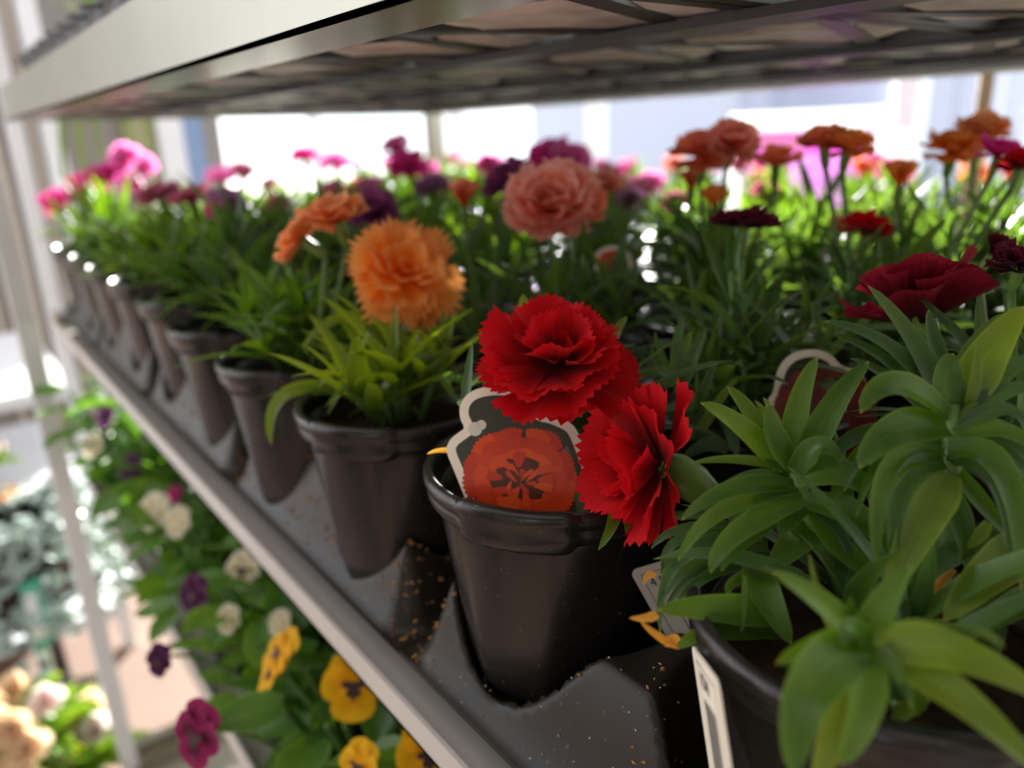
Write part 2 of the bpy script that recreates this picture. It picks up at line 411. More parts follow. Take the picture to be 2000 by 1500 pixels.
for z in (ZU+0.01, ZS-0.01, ZL-0.02):
    for y in (0.14, 0.80):
        tpart('shelf_hook', MB().box((-1.36, y-0.006, z-0.004), (X0+0.001, y+0.006, z+0.008)), M['metal'])
tpart('base_frame', MB().box((-1.37, 0.10, 0.12), (0.13, 0.85, 0.15)), M['metal'])
for x in (-1.30, 0.06):
    for y in (0.16, 0.79):
        c = MB().lathe([(0.0, -0.015), (0.045, -0.015), (0.05, -0.008), (0.05, 0.008), (0.045, 0.015), (0.0, 0.015)], 20,
                       Matrix.Translation((x, y, 0.05)) @ Matrix.Rotation(PI/2, 4, 'X'))
        c.box((x-0.02, y-0.02, 0.09), (x+0.02, y+0.02, 0.12)).box((x-0.012, y-0.022, 0.045), (x+0.012, y-0.017, 0.1)).box((x-0.012, y+0.017, 0.045), (x+0.012, y+0.022, 0.1))
        tpart('castor', c, plain('castor_rubber', (0.05, 0.05, 0.055), 0.6))

# ------------------------------------------------------------------ pot trays
XS = [-0.0905, -0.222, -0.345, -0.470, -0.597, -0.722, -0.850, -0.976, -1.100, -1.222]
YS = [0.190, 0.315, 0.440, 0.565, 0.690]
PITCH = 0.126
def sstep(a, b, x):
    t = max(0, min(1, (x-a)/(b-a))); return t*t*(3-2*t)
TW, TD = 0.250, 0.645
def tray_height(x, y):                 # tray local: 2 x 5 cups, origin at the centre of its front edge
    d = 9
    for cx in (-0.0625, 0.0625):
        for j in range(5):
            d = min(d, math.hypot(x-cx, y-(0.052+0.125*j)))
    h = 0.050*sstep(0.036, 0.058, d)
    e = min(TW/2-abs(x), y, TD-y)
    # rounded corners
    kx, ky = TW/2-abs(x), min(y, TD-y)
    if kx < 0.022 and ky < 0.022: e = 0.022-math.hypot(0.022-kx, 0.022-ky)
    h = min(h, 0.050*sstep(0.0, 0.030, e)*1.1)
    return 0.004 + h
tm = MB()
tm.grid(lambda u, v: ((u-0.5)*TW, v*TD, tray_height((u-0.5)*TW, v*TD)), 130, 320)
n0 = len(tm.v)
ring = [(-TW/2, 0), (TW/2, 0), (TW/2, TD), (-TW/2, TD)]
tm.add([(x*1.0, y, 0.004) for x, y in ring] + [(x*0.999, y*0.999+0.0005, 0.0) for x, y in ring],
       [(0, 1, 5, 4), (1, 2, 6, 5), (2, 3, 7, 6), (3, 0, 4, 7), (4, 5, 6, 7)])
tray_me = tm.mesh('pot_tray')
ordn = ['first', 'second', 'third', 'fourth', 'fifth', 'sixth', 'seventh', 'eighth', 'ninth', 'tenth', 'eleventh', 'twelfth']
tray_x = [(XS[2*i]+XS[2*i+1])/2 for i in range(5)]
tlab = ['black moulded tray holding the red tagged pot, nearest on the middle shelf',
        'black moulded tray under the apricot carnation pot on the middle shelf',
        'third black moulded tray from the camera along the middle shelf',
        'fourth black moulded tray from the camera along the middle shelf',
        'farthest black moulded tray at the post end of the middle shelf']
ZT = ZS - 0.012 + 0.0125
for i, x in enumerate(tray_x):
    o = link('pot_tray', tray_me, None, M['tray'])
    o.location = (x, 0.138, ZS + 0.0005)
    tag(o, tlab[i], 'tray', 'moulded trays on the middle shelf')

# upper trays: open lattice bottoms seen from below, pots standing in them
def upper_tray():
    mb = MB(); z = 0.0; t = 0.007
    def bar(a, b, w, h=t, z0=0.0):
        a = Vector((a[0], a[1], 0)); b = Vector((b[0], b[1], 0)); L = (b-a).length
        ang = math.atan2(b.y-a.y, b.x-a.x)
        mb.box((0, -w/2, z0), (L, w/2, z0+h), Matrix.Translation(a) @ Matrix.Rotation(ang, 4, 'Z'))
    for j in range(4):
        y0 = 0.02+0.157*j; y1 = y0+0.157
        bar((-TW/2, y0), (TW/2, y0), 0.012)
        xa = -TW/2 if j % 2 == 0 else 0.0
        for s in (0, 1):
            p = -TW/2 + s*TW/2
            bar((p, y0), (p+TW/4, y1), 0.012); bar((p+TW/4, y1), (p+TW/2, y0), 0.012)
    bar((-TW/2, TD-0.005), (TW/2, TD-0.005), 0.016)
    bar((-TW/2+0.004, 0), (-TW/2+0.004, TD), 0.008); bar((TW/2-0.004, 0), (TW/2-0.004, TD), 0.008)
    return mb.mesh('lattice_bottom', False)
def wavy_wall(mb, z0, z1, out):
    per = []
    n = 44
    for k in range(n+1): per.append((-TW/2+TW*k/n, 0.0, 0, -1))
    for k in range(1, 90): per.append((TW/2, TD*k/90, 1, 0))
    for k in range(n+1): per.append((TW/2-TW*k/n, TD, 0, 1))
    for k in range(1, 90): per.append((-TW/2, TD-TD*k/90, -1, 0))
    m = len(per); vs = []; fs = []
    for i, (x, y, nx, ny) in enumerate(per):
        w = 0.006*math.sin(2*PI*(x if ny else y)/(0.0625)*1.0)
        for (r, z) in ((0, z0), (0.002+w*0.4, z1), (out+w, z1+0.004), (out+w, z1-0.004)):
            vs.append((x+nx*r, y+ny*r, z))
    for i in range(m):
        j = (i+1) % m
        for k in range(3): fs.append((i*4+k, j*4+k, j*4+k+1, i*4+k+1))
    mb.add(vs, fs)
lat_me = upper_tray()
ww = MB(); wavy_wall(ww, 0.004, 0.062, 0.004); wall_me = ww.mesh('wavy_rim')
# ------------------------------------------------------------------ pot
NP = 64
def pot_meshes():
    body = MB(); prof = [(0.030, 0.000), (0.0345, 0.0006), (0.0372, 0.003), (0.0385, 0.007), (0.0405, 0.018), (0.0428, 0.034), (0.0450, 0.052),
                         (0.0470, 0.070), (0.0483, 0.083), (0.0487, 0.090)]
    inner = [(0.0470, 0.090), (0.0455, 0.070)]
    vs = []; fs = []
    def rr(r, z, q):
        f = 0.75*(1-sstep(0.0, 0.085, z))
        a = (q % (PI/4)) - PI/8
        p = math.cos(PI/8)/math.cos(a)
        return r*(1-f + f*p*1.02)
    for r, z in prof + inner:
        for k in range(NP):
            q = 2*PI*k/NP; R_ = rr(r, z, q) if (r, z) not in inner else r
            vs.append((R_*math.cos(q), R_*math.sin(q), z))
    L = len(prof+inner)
    for i in range(L-1):
        for k in range(NP):
            k2 = (k+1) % NP; fs.append((i*NP+k, i*NP+k2, (i+1)*NP+k2, (i+1)*NP+k))
    fs.append(tuple(range(NP-1, -1, -1)))
    body.add(vs, fs)
    rim = MB(); vs = []; fs = []
    rp = [(0.0484, 0.0865), (0.0520, 0.0868), (0.0532, 0.0885), (0.0536, 0.0925), (0.0530, 0.0935), (0.0543, 0.0945), (0.0546, 0.0975), (0.0537, 0.0993), (0.0515, 0.1), (0.0500, 0.0988), (0.0488, 0.0935), (0.0478, 0.087)]
    NR = 128
    for i, (r, z) in enumerate(rp):
        for k in range(NR):
            q = 2*PI*k/NR
            tb = 0
            for c in (math.radians(-57), math.radians(123)):
                dq = abs((q-c+PI) % (2*PI)-PI); tb = max(tb, 1-sstep(math.radians(22), math.radians(26), dq))
            R_ = r + (0.0016*tb if 1 <= i <= 8 else 0); Z_ = z + (0.0018*tb if i >= 5 and i <= 9 else 0) - (0.0022*tb if i <= 3 else 0)
            vs.append((R_*math.cos(q), R_*math.sin(q), Z_))
    for i in range(len(rp)):
        j = (i+1) % len(rp)
        for k in range(NR):
            k2 = (k+1) % NR; fs.append((i*NR+k, i*NR+k2, j*NR+k2, j*NR+k))
    rim.add(vs, fs)
    rnd = random.Random(5); soil = MB()
    ring_n = 7; vs = [(0, 0, 0.084)]; fs = []
    for i in range(1, ring_n+1):
        for k in range(24):
            q = 2*PI*k/24; r = 0.0466*i/ring_n
            vs.append((r*math.cos(q), r*math.sin(q), 0.080 + rnd.uniform(-0.0022, 0.0022) + 0.004*(1-i/ring_n)))
    for k in range(24): fs.append((0, 1+k, 1+(k+1) % 24))
    for i in range(ring_n-1):
        for k in range(24):
            k2 = (k+1) % 24; fs.append((1+i*24+k, 1+(i+1)*24+k, 1+(i+1)*24+k2, 1+i*24+k2))
    soil.add(vs, fs)
    return body.mesh('pot'), rim.mesh('rim'), soil.mesh('soil')
pot_me, rim_me, soil_me = pot_meshes()

# ------------------------------------------------------------------ leaves
def leaf_tmpl(droop, nv=8, nu=4, wid=0.15, fold=0.45, twist=0.0):
    """unit-length lance leaf from the origin along +X, arching down by droop radians"""
    mb = MB(); pts = []; x = z = 0.0
    for i in range(nv*3+1):
        t = i/(nv*3); a = 0.12 - droop*(t**1.35)
        if i % 3 == 0: pts.append((x, z, a, t))
        x += math.cos(a)/(nv*3); z += math.sin(a)/(nv*3)
    vs = []; uv = []; fs = []
    for (x, z, a, t) in pts:
        w = wid*0.5*((1-t)**0.55)*(0.50+0.50*min(1, t/0.32))*1.2
        for k in range(nu+1):
            s = k/nu*2-1
            off = fold*w*abs(s)**1.4 * (1-0.35*t)
            tw = twist*t*s*w
            vs.append((x - math.sin(a)*(off+tw), s*w, z + math.cos(a)*(off+tw))); uv.append((k/nu, t))
    for j in range(nv):
        for k in range(nu):
            fs.append((j*(nu+1)+k, j*(nu+1)+k+1, (j+1)*(nu+1)+k+1, (j+1)*(nu+1)+k))
    return mb.add(vs, fs, uv)
DROOPS = [0.05, 0.35, 0.7, 1.15, 1.7, 2.2]
LT_HI = [leaf_tmpl(d, 9, 4, 0.155, 0.42, 0.15*((-1)**i)) for i, d in enumerate(DROOPS)]
LT_LO = [leaf_tmpl(d, 5, 2, 0.14, 0.40) for d in DROOPS]
LEAF_ME = [t.mesh('leaf') for t in LT_HI]

def shoots(seed, n=9, height=0.055, spread=0.032, length=0.062):
    """leafy shoots of one plant: [(matrix, droop index)], [(stem points)]"""
    rnd = random.Random(seed); L = []; S = []
    for k in range(n):
        q = 2*PI*k/n*1.0 + rnd.uniform(-0.4, 0.4); r = spread*(0.25 if k % 3 == 0 else rnd.uniform(0.6, 1.0))
        H = height*rnd.uniform(0.55, 1.15)*(1.2 if k % 3 == 0 else 1)
        base = Vector((r*0.45*math.cos(q), r*0.45*math.sin(q), 0.0))
        top = Vector((r*math.cos(q)*1.15, r*math.sin(q)*1.15, H))
        S.append([base, base.lerp(top, 0.5) + Vector((0, 0, 0.004)), top])
        nn = rnd.choice((4, 5, 5, 6))
        qa = rnd.uniform(0, PI)
        for i in range(nn):
            f = (i+0.6)/nn
            p = base.lerp(top, f)
            el = math.radians(8 + 62*f**1.6 + rnd.uniform(-8, 8))
            ln = length*(0.72 + 0.40*math.sin(PI*min(1, 0.25+0.7*f)))*rnd.uniform(0.85, 1.12)*(0.62 if f > 0.85 else 1)
            for s in (0, PI):
                az = qa + s + i*PI/2*0.97 + rnd.uniform(-0.25, 0.25)
                di = min(5, max(0, int(round((1-f)*4.0 + rnd.uniform(-0.7, 0.9)))))
                Mx = Matrix.Translation(p) @ Matrix.Rotation(az, 4, 'Z') @ Matrix.Rotation(-el, 4, 'Y') @ Matrix.Rotation(rnd.uniform(-0.3, 0.3), 4, 'X') @ Matrix.Diagonal((ln, ln*rnd.uniform(0.85, 1.2), ln, 1))
                L.append((Mx, di))
    return L, S
def clear_of_pot(Mx, di):
    """False where a blade would run through the pot wall (soil at z = 0, rim at z = 0.018)"""
    for v in LT_LO[di].v[1::3]:
        p = Mx @ Vector(v); r = math.hypot(p.x, p.y)
        if p.z < 0.022 and 0.041 < r < 0.060: return False
        if p.z < -0.012: return False
    return True
FOL = []
for sd in range(5):
    Ls, Ss = shoots(100+sd, 10)
    mb = MB()
    for Mx, di in Ls:
        if clear_of_pot(Mx, di): mb.tmpl(LT_LO[di], Mx)
    for s in Ss: mb.tube(s, [0.0022, 0.002, 0.0016], 5)
    FOL.append(mb.mesh('foliage'))

def curve_leaf(p0, p1, p2, width, N, name='leaf', nv=12, nu=4, fold=0.30, tipw=0.0):
    """lance leaf along a quadratic curve in space; N = side the blade faces"""
    vs = []; uv = []; fs = []
    for j in range(nv+1):
        t = j/nv
        c = p0*(1-t)**2 + p1*2*t*(1-t) + p2*t*t
        T = ((p1-p0)*(1-t) + (p2-p1)*t).normalized()
        sd = T.cross(N)
        if sd.length < 1e-4: sd = T.cross(Vector((0.3, 0.5, 0.8)))
        sd.normalize(); nn = sd.cross(T).normalized()
        w = width*0.5*((1-t)**0.5)*(0.52+0.48*min(1, t/0.3))*1.22
        for k in range(nu+1):
            s = k/nu*2-1
            vs.append(tuple(c + sd*(s*w) + nn*(fold*w*abs(s)**1.5))); uv.append((k/nu, t))
    for j in range(nv):
        for k in range(nu):
            fs.append((j*(nu+1)+k, j*(nu+1)+k+1, (j+1)*(nu+1)+k+1, (j+1)*(nu+1)+k))
    return MB().add(vs, fs, uv).mesh(name)

# ------------------------------------------------------------------ flowers
def petal_tmpl(seed, nu=20, nv=6, serr=0.07, width=1.35, curl=0.25, ruffle=0.065):
    rnd = random.Random(seed); ph = rnd.uniform(0, 6.28); k1 = rnd.uniform(1.2, 2.0); ser = [rnd.uniform(0.5, 1.0) for _ in range(nu+1)]
    skew = rnd.uniform(-0.12, 0.12); cu = curl*rnd.uniform(0.3, 1.4); br = rnd.uniform(-0.05, 0.07)
    def fn(u, v):
        s = 2*u-1
        w = width*(0.10+0.90*v**1.15)
        i = int(round(u*nu))
        e = serr*ser[i]*(1 if i % 2 == 0 else -0.35)*(v > 0.99)
        x = v*(1-0.24*s*s*v) + e + br*v*math.cos(3*s)
        y = s*0.5*w + skew*v*v
        z = cu*(v**2)*0.55 - 0.35*cu*max(0, v-0.7)*1.2 + ruffle*v*v*math.sin(k1*PI*s*1.1+ph) + 0.10*v*s*s
        return (x, y, z)
    return MB().grid(fn, nu, nv)
PT_HI = [petal_tmpl(i, 22, 7, 0.075) for i in range(7)]
PT_OR = [petal_tmpl(60+i, 18, 6, 0.17, 1.2, 0.2, 0.07) for i in range(5)]
PT_SM = [petal_tmpl(40+i, 26, 7, 0.02, 1.3, 0.3, 0.06) for i in range(4)]
PT_LO = [petal_tmpl(20+i, 10, 3, 0.08) for i in range(5)]
PETAL_ME = [t.mesh('petal') for t in PT_HI]
PETAL_OR = [t.mesh('petal') for t in PT_OR]
PETAL_SM = [t.mesh('petal') for t in PT_SM]
def frame(axis, roll=0.0):
    z = axis.normalized(); x = Vector((0.2, 0.1, 0.97)).cross(z)
    if x.length < 0.05: x = Vector((1, 0, 0)).cross(z)
    x.normalize(); y = z.cross(x)
    return Matrix(((x.x, y.x, z.x, 0), (x.y, y.y, z.y, 0), (x.z, y.z, z.z, 0), (0, 0, 0, 1))) @ Matrix.Rotation(roll, 4, 'Z')
def whorls(seed, layers, jit=0.16):
    """petal matrices in flower space (axis +Z, radius 1): layers of (count, elevation deg, length, base height)"""
    rnd = random.Random(seed); out = []
    for li, (n, el, ln, zb) in enumerate(layers):
        o = rnd.uniform(0, 6)
        for k in range(n):
            q = o + 2*PI*k/n + rnd.uniform(-jit, jit)
            e = math.radians(el + rnd.uniform(-15, 15)); l = ln*rnd.uniform(0.86, 1.08)
            out.append(Matrix.Rotation(q, 4, 'Z') @ Matrix.Translation((0.03, 0, zb)) @ Matrix.Rotation(-e, 4, 'Y') @ Matrix.Rotation(rnd.uniform(-0.35, 0.35), 4, 'X') @ Matrix.Diagonal((l, l*rnd.uniform(0.85, 1.1), l, 1)))
    return out
L_OPEN = [(7, -2, 1.0, 0.0), (8, 16, 0.95, 0.04), (7, 36, 0.82, 0.06), (6, 58, 0.66, 0.06), (4, 76, 0.45, 0.06)]
L_FLAT = [(7, 0, 1.0, 0.0), (7, 12, 0.93, 0.03), (7, 26, 0.75, 0.05), (6, 45, 0.58, 0.06), (4, 68, 0.4, 0.06)]
L_CUP = [(6, 14, 1.0, 0.0), (6, 32, 0.95, 0.03), (6, 52, 0.85, 0.05), (4, 72, 0.6, 0.05)]
L_BUD = [(5, 70, 1.0, 0.0), (5, 78, 1.0, 0.02), (4, 84, 0.9, 0.02)]
def joined_flower(seed, layers):
    mb = MB(); rnd = random.Random(seed)
    for Mx in whorls(seed, layers): mb.tmpl(rnd.choice(PT_LO), Mx)
    return mb.mesh('flower')
FL_ME = {'open': [joined_flower(s, L_OPEN) for s in (1, 2)], 'flat': [joined_flower(s, L_FLAT) for s in (3, 4)],
         'cup': [joined_flower(s, L_CUP) for s in (5, 6)], 'bud': [joined_flower(7, L_BUD)]}
cal = MB().lathe([(0.0, -0.95), (0.10, -0.92), (0.16, -0.75), (0.20, -0.45), (0.205, -0.15), (0.22, -0.02), (0.16, 0.0)], 12)
for k in range(5):
    cal.tmpl(leaf_tmpl(0.1, 4, 2, 0.35, 0.2), Matrix.Rotation(2*PI*k/5, 4, 'Z') @ Matrix.Translation((0.17, 0, -0.2)) @ Matrix.Rotation(-1.2, 4, 'Y') @ Matrix.Scale(0.35, 4))
cal_me = cal.mesh('calyx')

def bez(a, b, c, n=8):
    return [a*(1-t)**2 + b*2*t*(1-t) + c*t*t for t in [i/n for i in range(n+1)]]
def add_stem(root, base, flo, axis, R_, r=0.0016):
    end = flo - axis.normalized()*R_*0.9
    mid = base.lerp(end, 0.55); mid.z = max(mid.z, base.z + 0.65*(end.z-base.z)); mid -= axis.normalized()*0.006
    o = MB().tube(bez(base, mid, end), [r*1.25]+[r]*7+[r*1.1], 7).build('stem', M['stem'], root)
    return o
def hero_flower(root, P, axis, R_, seed, layers, mat, roll=0.0, stem_base=None, calyx=True, squash=1.0, pm=None):
    """every petal a mesh of its own under the flower"""
    loc = P - root.location
    fl = empty('flower', loc, root)
    fl.matrix_basis = Matrix.Translation(loc) @ frame(axis, roll) @ Matrix.Diagonal((R_, R_, R_*squash, 1))
    rnd = random.Random(seed)
    for Mx in whorls(seed, layers):
        link('petal', rnd.choice(pm or PETAL_ME), fl, mat, Mx)
    if calyx: link('calyx', cal_me, fl, M['calyx'])
    if stem_base is not None: add_stem(root, stem_base, loc, axis, R_)
    return fl
def soft_flower(root, P, axis, R_, kind, mat, seed, stem_base=None):
    rnd = random.Random(seed)
    loc = P - root.location
    fl = link('flower', rnd.choice(FL_ME[kind]), root, mat, Matrix.Translation(loc) @ frame(axis, rnd.uniform(0, 6)) @ Matrix.Scale(R_, 4))
    link('calyx', cal_me, fl, M['calyx'])
    if stem_base is not None: add_stem(root, stem_base, loc, axis, R_)
    return fl

# ------------------------------------------------------------------ potted carnations on the middle shelf
ZP = ZC - 0.2290
rowname = ['front', 'second', 'third', 'fourth', 'back']
POTS = {}
FRONT = {0: (-0.0876, 0.1937), 1: (-0.227, 0.190), 2: (-0.343, 0.182), 3: (-0.464, 0.180), 4: (-0.588, 0.182)}
rnd0 = random.Random(11)
def make_pot(x, y, z, rot=0.0):
    root = empty('potted_carnation', (x, y, z))
    p = link('pot', pot_me, root, M['pot'], Matrix.Rotation(rot, 4, 'Z'))
    link('rim', rim_me, p, M['pot'])
    link('soil', soil_me, root, M['soil'], Matrix.Rotation(rot*2, 4, 'Z'))
    return root
DETAIL = {(0, 0), (1, 0), (2, 0), (3, 0), (0, 1), (1, 1), (2, 1), (3, 1), (1, 2), (2, 2), (0, 2)}
for j, y in enumerate(YS):
    for i, x in enumerate(XS):
        if i == 0 and j > 2: continue            # outside the picture
        px_, py_ = FRONT.get(i, (x, y)) if j == 0 else (x + rnd0.uniform(-.004, .004), y + rnd0.uniform(-.004, .004))
        root = make_pot(px_, py_, ZP, 0.0 if (j == 0) else rnd0.uniform(0, 6))
        POTS[(i, j)] = root
        lm = M['leaf_lime'] if (j == 0 and i == 2) else (M['leaf_blue'] if (j == 1 or (i, j) in ((1, 0),)) else rnd0.choice((M['leaf'], M['leaf_blue'], M['leaf'])))
        if (i, j) in DETAIL:
            Ls, Ss = shoots(500+i*7+j*31, {(1, 0): 7, (0, 0): 5}.get((i, j), 10), {(0, 0): 0.012}.get((i, j), 0.034 if (j == 0 and i == 2) else (0.046 if j == 0 else 0.062)), 0.034, 0.058)
            for Mx, di in Ls:
                if not clear_of_pot(Mx, di): continue
                if (i, j) == (1, 0):
                    tip = Mx @ Vector((1, 0, 0)); d2 = Vector((0.77, -0.64, 0))
                    if tip.dot(d2) > 0.012 or tip.dot(Vector((-.6, -.79, 0))) > 0.03: continue      # the tag side of the red pot is bare
                link('leaf', LEAF_ME[di], root, lm, Matrix.Translation((0, 0, 0.082)) @ Mx)
            for s in Ss:
                MB().tube([p + Vector((0, 0, 0.082)) for p in s], [0.0024, 0.0022, 0.0016], 6).build('stem', M['stem'], root)
        else:
            o = link('foliage', FOL[(i*3+j*2) % 5], root, lm, Matrix.Translation((0, 0, 0.082)) @ Matrix.Rotation(rnd0.uniform(0, 6), 4, 'Z') @ Matrix.Diagonal((1, 1, rnd0.uniform(1.0, 1.3), 1)))
            o['kind'] = 'stuff'
TOC = -FWD
def owner(P):
    return min(POTS.values(), key=lambda o: (o.location.x-P.x)**2 + (o.location.y-P.y)**2)
def sb(root, a=0.3, z=0.083, q=None):
    return Vector((0, 0, z))

# the three flowers in focus and the maroon one behind
p0, p1, p2, p3 = POTS[(1, 0)], POTS[(0, 0)], POTS[(2, 0)], POTS[(3, 0)]
FLW = {}
def note(root, colour): FLW.setdefault(root.name, []).append(colour)
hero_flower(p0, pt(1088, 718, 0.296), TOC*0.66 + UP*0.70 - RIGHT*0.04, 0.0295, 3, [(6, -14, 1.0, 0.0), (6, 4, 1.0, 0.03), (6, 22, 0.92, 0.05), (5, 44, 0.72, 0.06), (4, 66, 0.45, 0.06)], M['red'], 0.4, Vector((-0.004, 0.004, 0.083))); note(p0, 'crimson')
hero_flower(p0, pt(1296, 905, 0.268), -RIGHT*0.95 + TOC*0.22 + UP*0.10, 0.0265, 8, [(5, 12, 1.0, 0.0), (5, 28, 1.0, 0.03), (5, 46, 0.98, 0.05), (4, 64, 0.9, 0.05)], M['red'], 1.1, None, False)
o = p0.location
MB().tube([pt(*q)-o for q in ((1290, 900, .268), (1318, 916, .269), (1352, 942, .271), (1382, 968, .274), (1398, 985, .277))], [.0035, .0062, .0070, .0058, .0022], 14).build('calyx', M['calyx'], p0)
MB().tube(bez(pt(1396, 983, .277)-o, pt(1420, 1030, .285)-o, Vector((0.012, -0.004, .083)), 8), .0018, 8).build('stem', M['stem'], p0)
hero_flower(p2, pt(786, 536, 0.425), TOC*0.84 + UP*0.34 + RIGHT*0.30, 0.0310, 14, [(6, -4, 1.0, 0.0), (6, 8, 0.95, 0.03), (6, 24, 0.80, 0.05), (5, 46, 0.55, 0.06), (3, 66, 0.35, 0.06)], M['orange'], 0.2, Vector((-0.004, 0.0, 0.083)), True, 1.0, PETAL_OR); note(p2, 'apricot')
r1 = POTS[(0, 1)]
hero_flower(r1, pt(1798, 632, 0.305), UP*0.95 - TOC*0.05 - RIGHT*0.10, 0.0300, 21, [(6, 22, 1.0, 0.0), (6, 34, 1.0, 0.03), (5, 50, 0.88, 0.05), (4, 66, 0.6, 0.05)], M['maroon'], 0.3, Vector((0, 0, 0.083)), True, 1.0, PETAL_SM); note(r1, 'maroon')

SOFT = [  # px, py, plane y, colour, diameter px, kind, facing
    (590, 470, .175, 'pale_orange', 120, 'flat', (-.5, -.5, .5)), (660, 432, .19, 'pale_orange', 130, 'open', (.1, -.3, .9)),
    (735, 418, .30, 'purple', 100, 'open', (.3, -.4, .8)),
    (1075, 410, .30, 'salmon', 190, 'open', (.5, -.4, .6)), (1130, 400, .315, 'coral', 110, 'open', (.5, -.2, .6)),
    (905, 378, .305, 'coral', 85, 'bud', (.1, -.1, 1)), (848, 372, .43, 'mauve', 80, 'open', (0, -.3, .8)),
    (1000, 362, .43, 'purple', 110, 'open', (.3, -.4, .8)), (1085, 330, .56, 'magenta', 130, 'open', (.3, -.3, .9)), (1115, 318, .57, 'pink', 90, 'open', (.3, -.3, .9)),
    (955, 328, .68, 'pink', 60, 'open', (.5, -.5, .7)), (775, 290, .60, 'pink', 60, 'open', (.3, -.5, .8)), (800, 330, .56, 'magenta', 80, 'open', (.2, -.4, .8)), (835, 345, .66, 'pink', 60, 'open', (.2, -.4, .8)),
    (1262, 372, .66, 'pink', 80, 'open', (.2, -.4, .8)), (1190, 350, .70, 'rose', 60, 'open', (.2, -.4, .8)), (1230, 395, .55, 'mauve', 60, 'open', (.2, -.4, .8)),
    (1372, 305, .43, 'coral', 120, 'open', (.3, -.3, .9)), (1428, 285, .44, 'salmon', 110, 'open', (.4, -.3, .8)), (1395, 385, .44, 'orange', 75, 'bud', (.2, -.2, 1)), (1350, 350, .44, 'coral', 70, 'bud', (.2, -.2, 1)),
    (1515, 325, .47, 'coral', 90, 'cup', (.1, -.2, 1)), (1610, 285, .45, 'coral', 100, 'open', (-.1, -.1, 1)), (1655, 292, .45, 'orange', 100, 'open', (.2, -.1, 1)),
    (1760, 340, .50, 'orange', 85, 'bud', (0, 0, 1)), (1860, 298, .56, 'orange', 110, 'open', (.2, -.2, .9)), (1915, 268, .58, 'pale_orange', 110, 'open', (.2, -.2, .9)),
    (1950, 305, .50, 'magenta', 90, 'open', (.2, 0, 1)), (1990, 330, .47, 'red', 90, 'open', (.2, 0, 1)),
    (1450, 445, .33, 'dark', 130, 'flat', (-.1, .1, 1)), (1690, 455, .43, 'red', 100, 'open', (.1, 0, 1)), (1715, 450, .44, 'dark', 60, 'open', (.1, 0, 1)), (1635, 440, .52, 'coral', 60, 'bud', (.1, 0, 1)),
    (1940, 480, .36, 'dark', 75, 'bud', (.4, .3, .9)), (1990, 525, .31, 'dark', 110, 'open', (.2, -.1, 1)),
    (112, 398, .19, 'magenta', 60, 'open', (.5, -.4, .7)), (160, 372, .22, 'magenta', 70, 'open', (.4, -.4, .8)), (205, 355, .22, 'magenta', 75, 'open', (.3, -.4, .8)), (245, 315, .26, 'pink', 64, 'open', (.5, -.5, .7)), (280, 330, .30, 'pink', 60, 'open', (.5, -.5, .7)),
    (260, 360, .32, 'pink', 60, 'open', (.5, -.5, .7)),
    (315, 385, .20, 'rose', 90, 'flat', (.1, -.2, 1)), (375, 392, .20, 'rose', 90, 'flat', (.1, -.2, 1)), (440, 405, .21, 'mauve', 85, 'open', (.2, -.2, 1)), (420, 412, .19, 'magenta', 40, 'open', (.5, -.5, .8)),
    (540, 405, .40, 'magenta', 45, 'open', (.5, -.5, .7)), (595, 312, .70, 'magenta', 60, 'open', (.2, -.2, 1)), (655, 322, .68, 'pink', 65, 'open', (.2, -.2, 1)), (470, 340, .66, 'rose', 60, 'open', (.2, -.2, 1)),
    (430, 352, .56, 'pink', 60, 'open', (.2, -.3, 1)), (700, 372, .56, 'salmon', 60, 'open', (.3, -.3, 1)), (1320, 400, .56, 'rose', 60, 'open', (.2, -.3, 1)),
]
for k, (a, b, Y, colr, dpx, kind, ax) in enumerate(SOFT):
    P = aty(a, b, Y); R_ = 0.5*dpx*depth(P)/F_PX
    if kind == 'bud': R_ *= 1.15; P = P - Vector((0, 0, R_*0.5))
    ow = owner(P)
    loc = P - ow.location
    soft_flower(ow, P, Vector(ax), R_, kind, M[colr], k, Vector((loc.x*0.25, loc.y*0.25, 0.083))); note(ow, colr)
# a few more blooms that show only as spots of colour towards the back
rz = random.Random(77)
for (i, j), root in POTS.items():
    if root.name in FLW or j < 2: continue
    colr = rz.choice(['magenta', 'pink', 'pink', 'rose'] if i > 4 else ['salmon', 'pink', 'rose'])
    P = root.location + Vector((rz.uniform(-.02, .02), rz.uniform(-.02, .02), 0.082 + rz.uniform(.075, .10)))
    soft_flower(root, P, Vector((.3, -.3, .9)), 0.017, 'open', M[colr], i*9+j, Vector((0, 0, .083))); note(root, colr)
pretty = {'pale_orange': 'pale apricot', 'dark': 'blackish red', 'purple': 'plum', 'red': 'red', 'orange': 'orange'}
for (i, j), root in POTS.items():
    cs = []
    for c in FLW.get(root.name, []):
        c = pretty.get(c, c)
        if c not in cs: cs.append(c)
    cs = sorted(cs[:2], key=len); cs = cs[:1] if len(' '.join(cs).split()) > 2 else cs
    what = (' and '.join(cs) + ' carnation') if cs else 'flowerless green carnation'
    if (i, j) == (1, 0): lab = 'crimson carnation in black pot with a printed picture tag, in sharp focus'
    elif (i, j) == (0, 0): lab = 'broad-leaved flowerless carnation in black pot at the bottom right corner'
    else: lab = '%s in black pot, %s from the right in the %s row' % (what, ordn[i], rowname[j])
    tag(root, lab, 'potted plant', 'potted carnations on the middle shelf')

